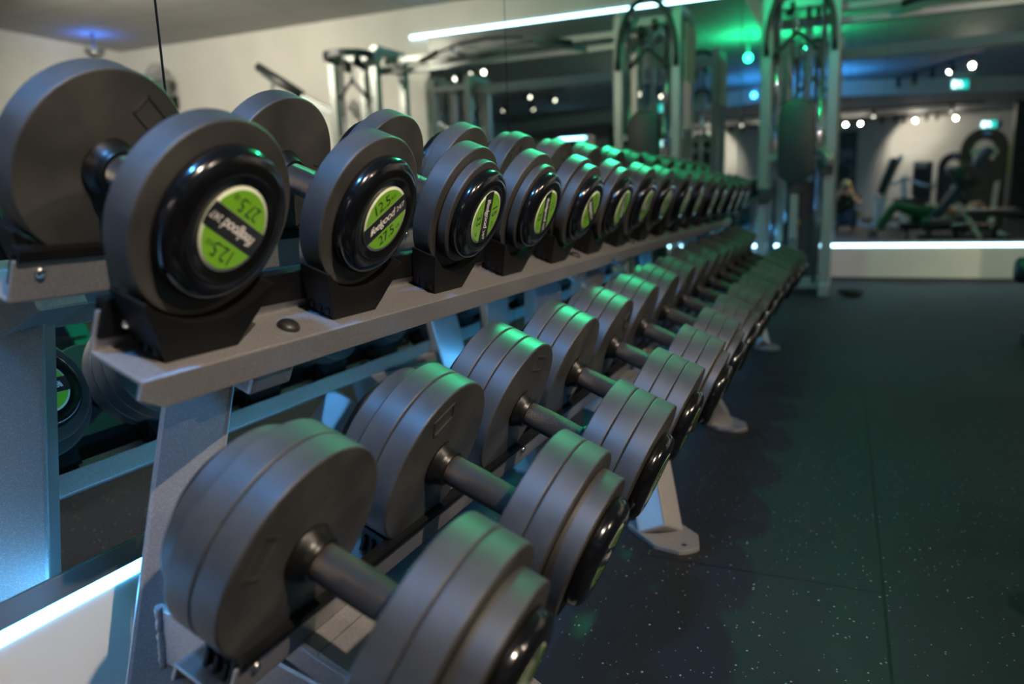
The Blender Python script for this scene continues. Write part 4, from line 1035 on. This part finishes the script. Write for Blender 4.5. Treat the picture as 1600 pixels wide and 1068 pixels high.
S = grow(J, ['pelvis', 'waist', 'chest', 'neckb', 'shl', 'shr'], 0.032); S['sl'] = mid(J, 'shl', 'ell', 0.62, 0.078); S['sr'] = mid(J, 'shr', 'elr', 0.62, 0.078)
skin('shirt', S, [('pelvis', 'waist'), ('waist', 'chest'), ('chest', 'neckb'), ('chest', 'shl'), ('shl', 'sl'), ('chest', 'shr'), ('shr', 'sr')], M_BLACKCLOTH, ph)
S = grow(J, ['pelvis', 'hil', 'knl', 'anl', 'hir', 'knr', 'anr'], 0.020)
skin('trousers', S, [('pelvis', 'hil'), ('hil', 'knl'), ('knl', 'anl'), ('pelvis', 'hir'), ('hir', 'knr'), ('knr', 'anr')], M_BLUECLOTH, ph)
for a, b_ in (('anl', 'tol'), ('anr', 'tor')):
    S = grow(J, [a, b_], 0.012); skin('shoe', S, [(a, b_)], M_BLACK, ph)
bm = bmesh.new(); add_sphere(bm, (0.02, -0.325, 0.835), 0.104, (0.86, 1.0, 0.78), 0, 20, 12); add_sphere(bm, (0.02, -0.235, 0.838), 0.07, (0.95, 0.75, 0.12), 0, 16, 8); obj('cap', bm, M_OLIVE, ph)
cm = thing('photo_camera', 'black photo camera held up by the kneeling person', 'camera', (0.015, -0.13, 0.77))
bm = bmesh.new(); add_box(bm, (0, 0, 0), (0.13, 0.055, 0.085), 0.010); add_box(bm, (0, 0, 0.052), (0.05, 0.05, 0.03), 0.008); obj('camera_body', bm, M_BLACK, cm)
bm = bmesh.new(); add_lathe(bm, [(0.02, 0.0), (0.02, 0.035), (0.055, 0.035), (0.06, 0.032), (0.06, 0.0)], 24, Matrix.Rotation(PI / 2, 4, 'Z')); obj('lens', bm, M_DARK, cm)
# person reclining on the low bench, knees bent
by = 1.33
J = {'pelvis': ((1.16, by, 0.355), (0.14, 0.105)), 'waist': ((1.30, by, 0.350), (0.13, 0.095)), 'chest': ((1.48, by, 0.360), (0.155, 0.105)), 'neckb': ((1.62, by, 0.375), (0.07, 0.065)), 'neck': ((1.67, by, 0.39), 0.055), 'skull': ((1.74, by, 0.415), 0.07),
     'shl': ((1.56, by - 0.19, 0.37), 0.06), 'ell': ((1.38, by - 0.28, 0.42), 0.043), 'wrl': ((1.20, by - 0.16, 0.485), 0.028),
     'shr': ((1.56, by + 0.19, 0.37), 0.06), 'elr': ((1.38, by + 0.28, 0.42), 0.043), 'wrr': ((1.20, by + 0.16, 0.485), 0.028),
     'hil': ((1.10, by - 0.10, 0.36), 0.095), 'knl': ((0.72, by - 0.13, 0.50), 0.066), 'anl': ((0.52, by - 0.13, 0.115), 0.042), 'tol': ((0.38, by - 0.14, 0.05), 0.032),
     'hir': ((1.10, by + 0.10, 0.36), 0.095), 'knr': ((0.70, by + 0.15, 0.50), 0.066), 'anr': ((0.49, by + 0.15, 0.115), 0.042), 'tor': ((0.35, by + 0.16, 0.05), 0.032)}
def ex2(b):
    head(b, (1.765, by, 0.425), (0.28, 0, 1)); hand(b, (1.20, by - 0.16, 0.485), (1.10, by - 0.06, 0.47), 1); hand(b, (1.20, by + 0.16, 0.485), (1.10, by + 0.06, 0.47), -1)
pl = skin('person', J, Ed, M_SKIN, None, ex2)
tag(pl, 'person in green trousers and grey shirt reclining with bent knees, seen in the end mirror', 'person')
S = grow(J, ['pelvis', 'waist', 'chest', 'neckb', 'shl', 'shr'], 0.030); S['sl'] = mid(J, 'shl', 'ell', 0.6, 0.074); S['sr'] = mid(J, 'shr', 'elr', 0.6, 0.074)
skin('shirt', S, [('pelvis', 'waist'), ('waist', 'chest'), ('chest', 'neckb'), ('chest', 'shl'), ('shl', 'sl'), ('chest', 'shr'), ('shr', 'sr')], M_GREYCLOTH, pl)
S = grow(J, ['pelvis', 'hil', 'knl', 'anl', 'hir', 'knr', 'anr'], 0.020)
skin('trousers', S, [('pelvis', 'hil'), ('hil', 'knl'), ('knl', 'anl'), ('pelvis', 'hir'), ('hir', 'knr'), ('knr', 'anr')], M_GREENCLOTH, pl)
for a, b_ in (('anl', 'tol'), ('anr', 'tor')):
    S = grow(J, [a, b_], 0.012); skin('shoe', S, [(a, b_)], M_BLACK, pl)
bm = bmesh.new(); add_sphere(bm, (1.785, by, 0.405), 0.104, (1.05, 0.86, 0.95), 0, 20, 12); obj('hair', bm, M_HAIR, pl)
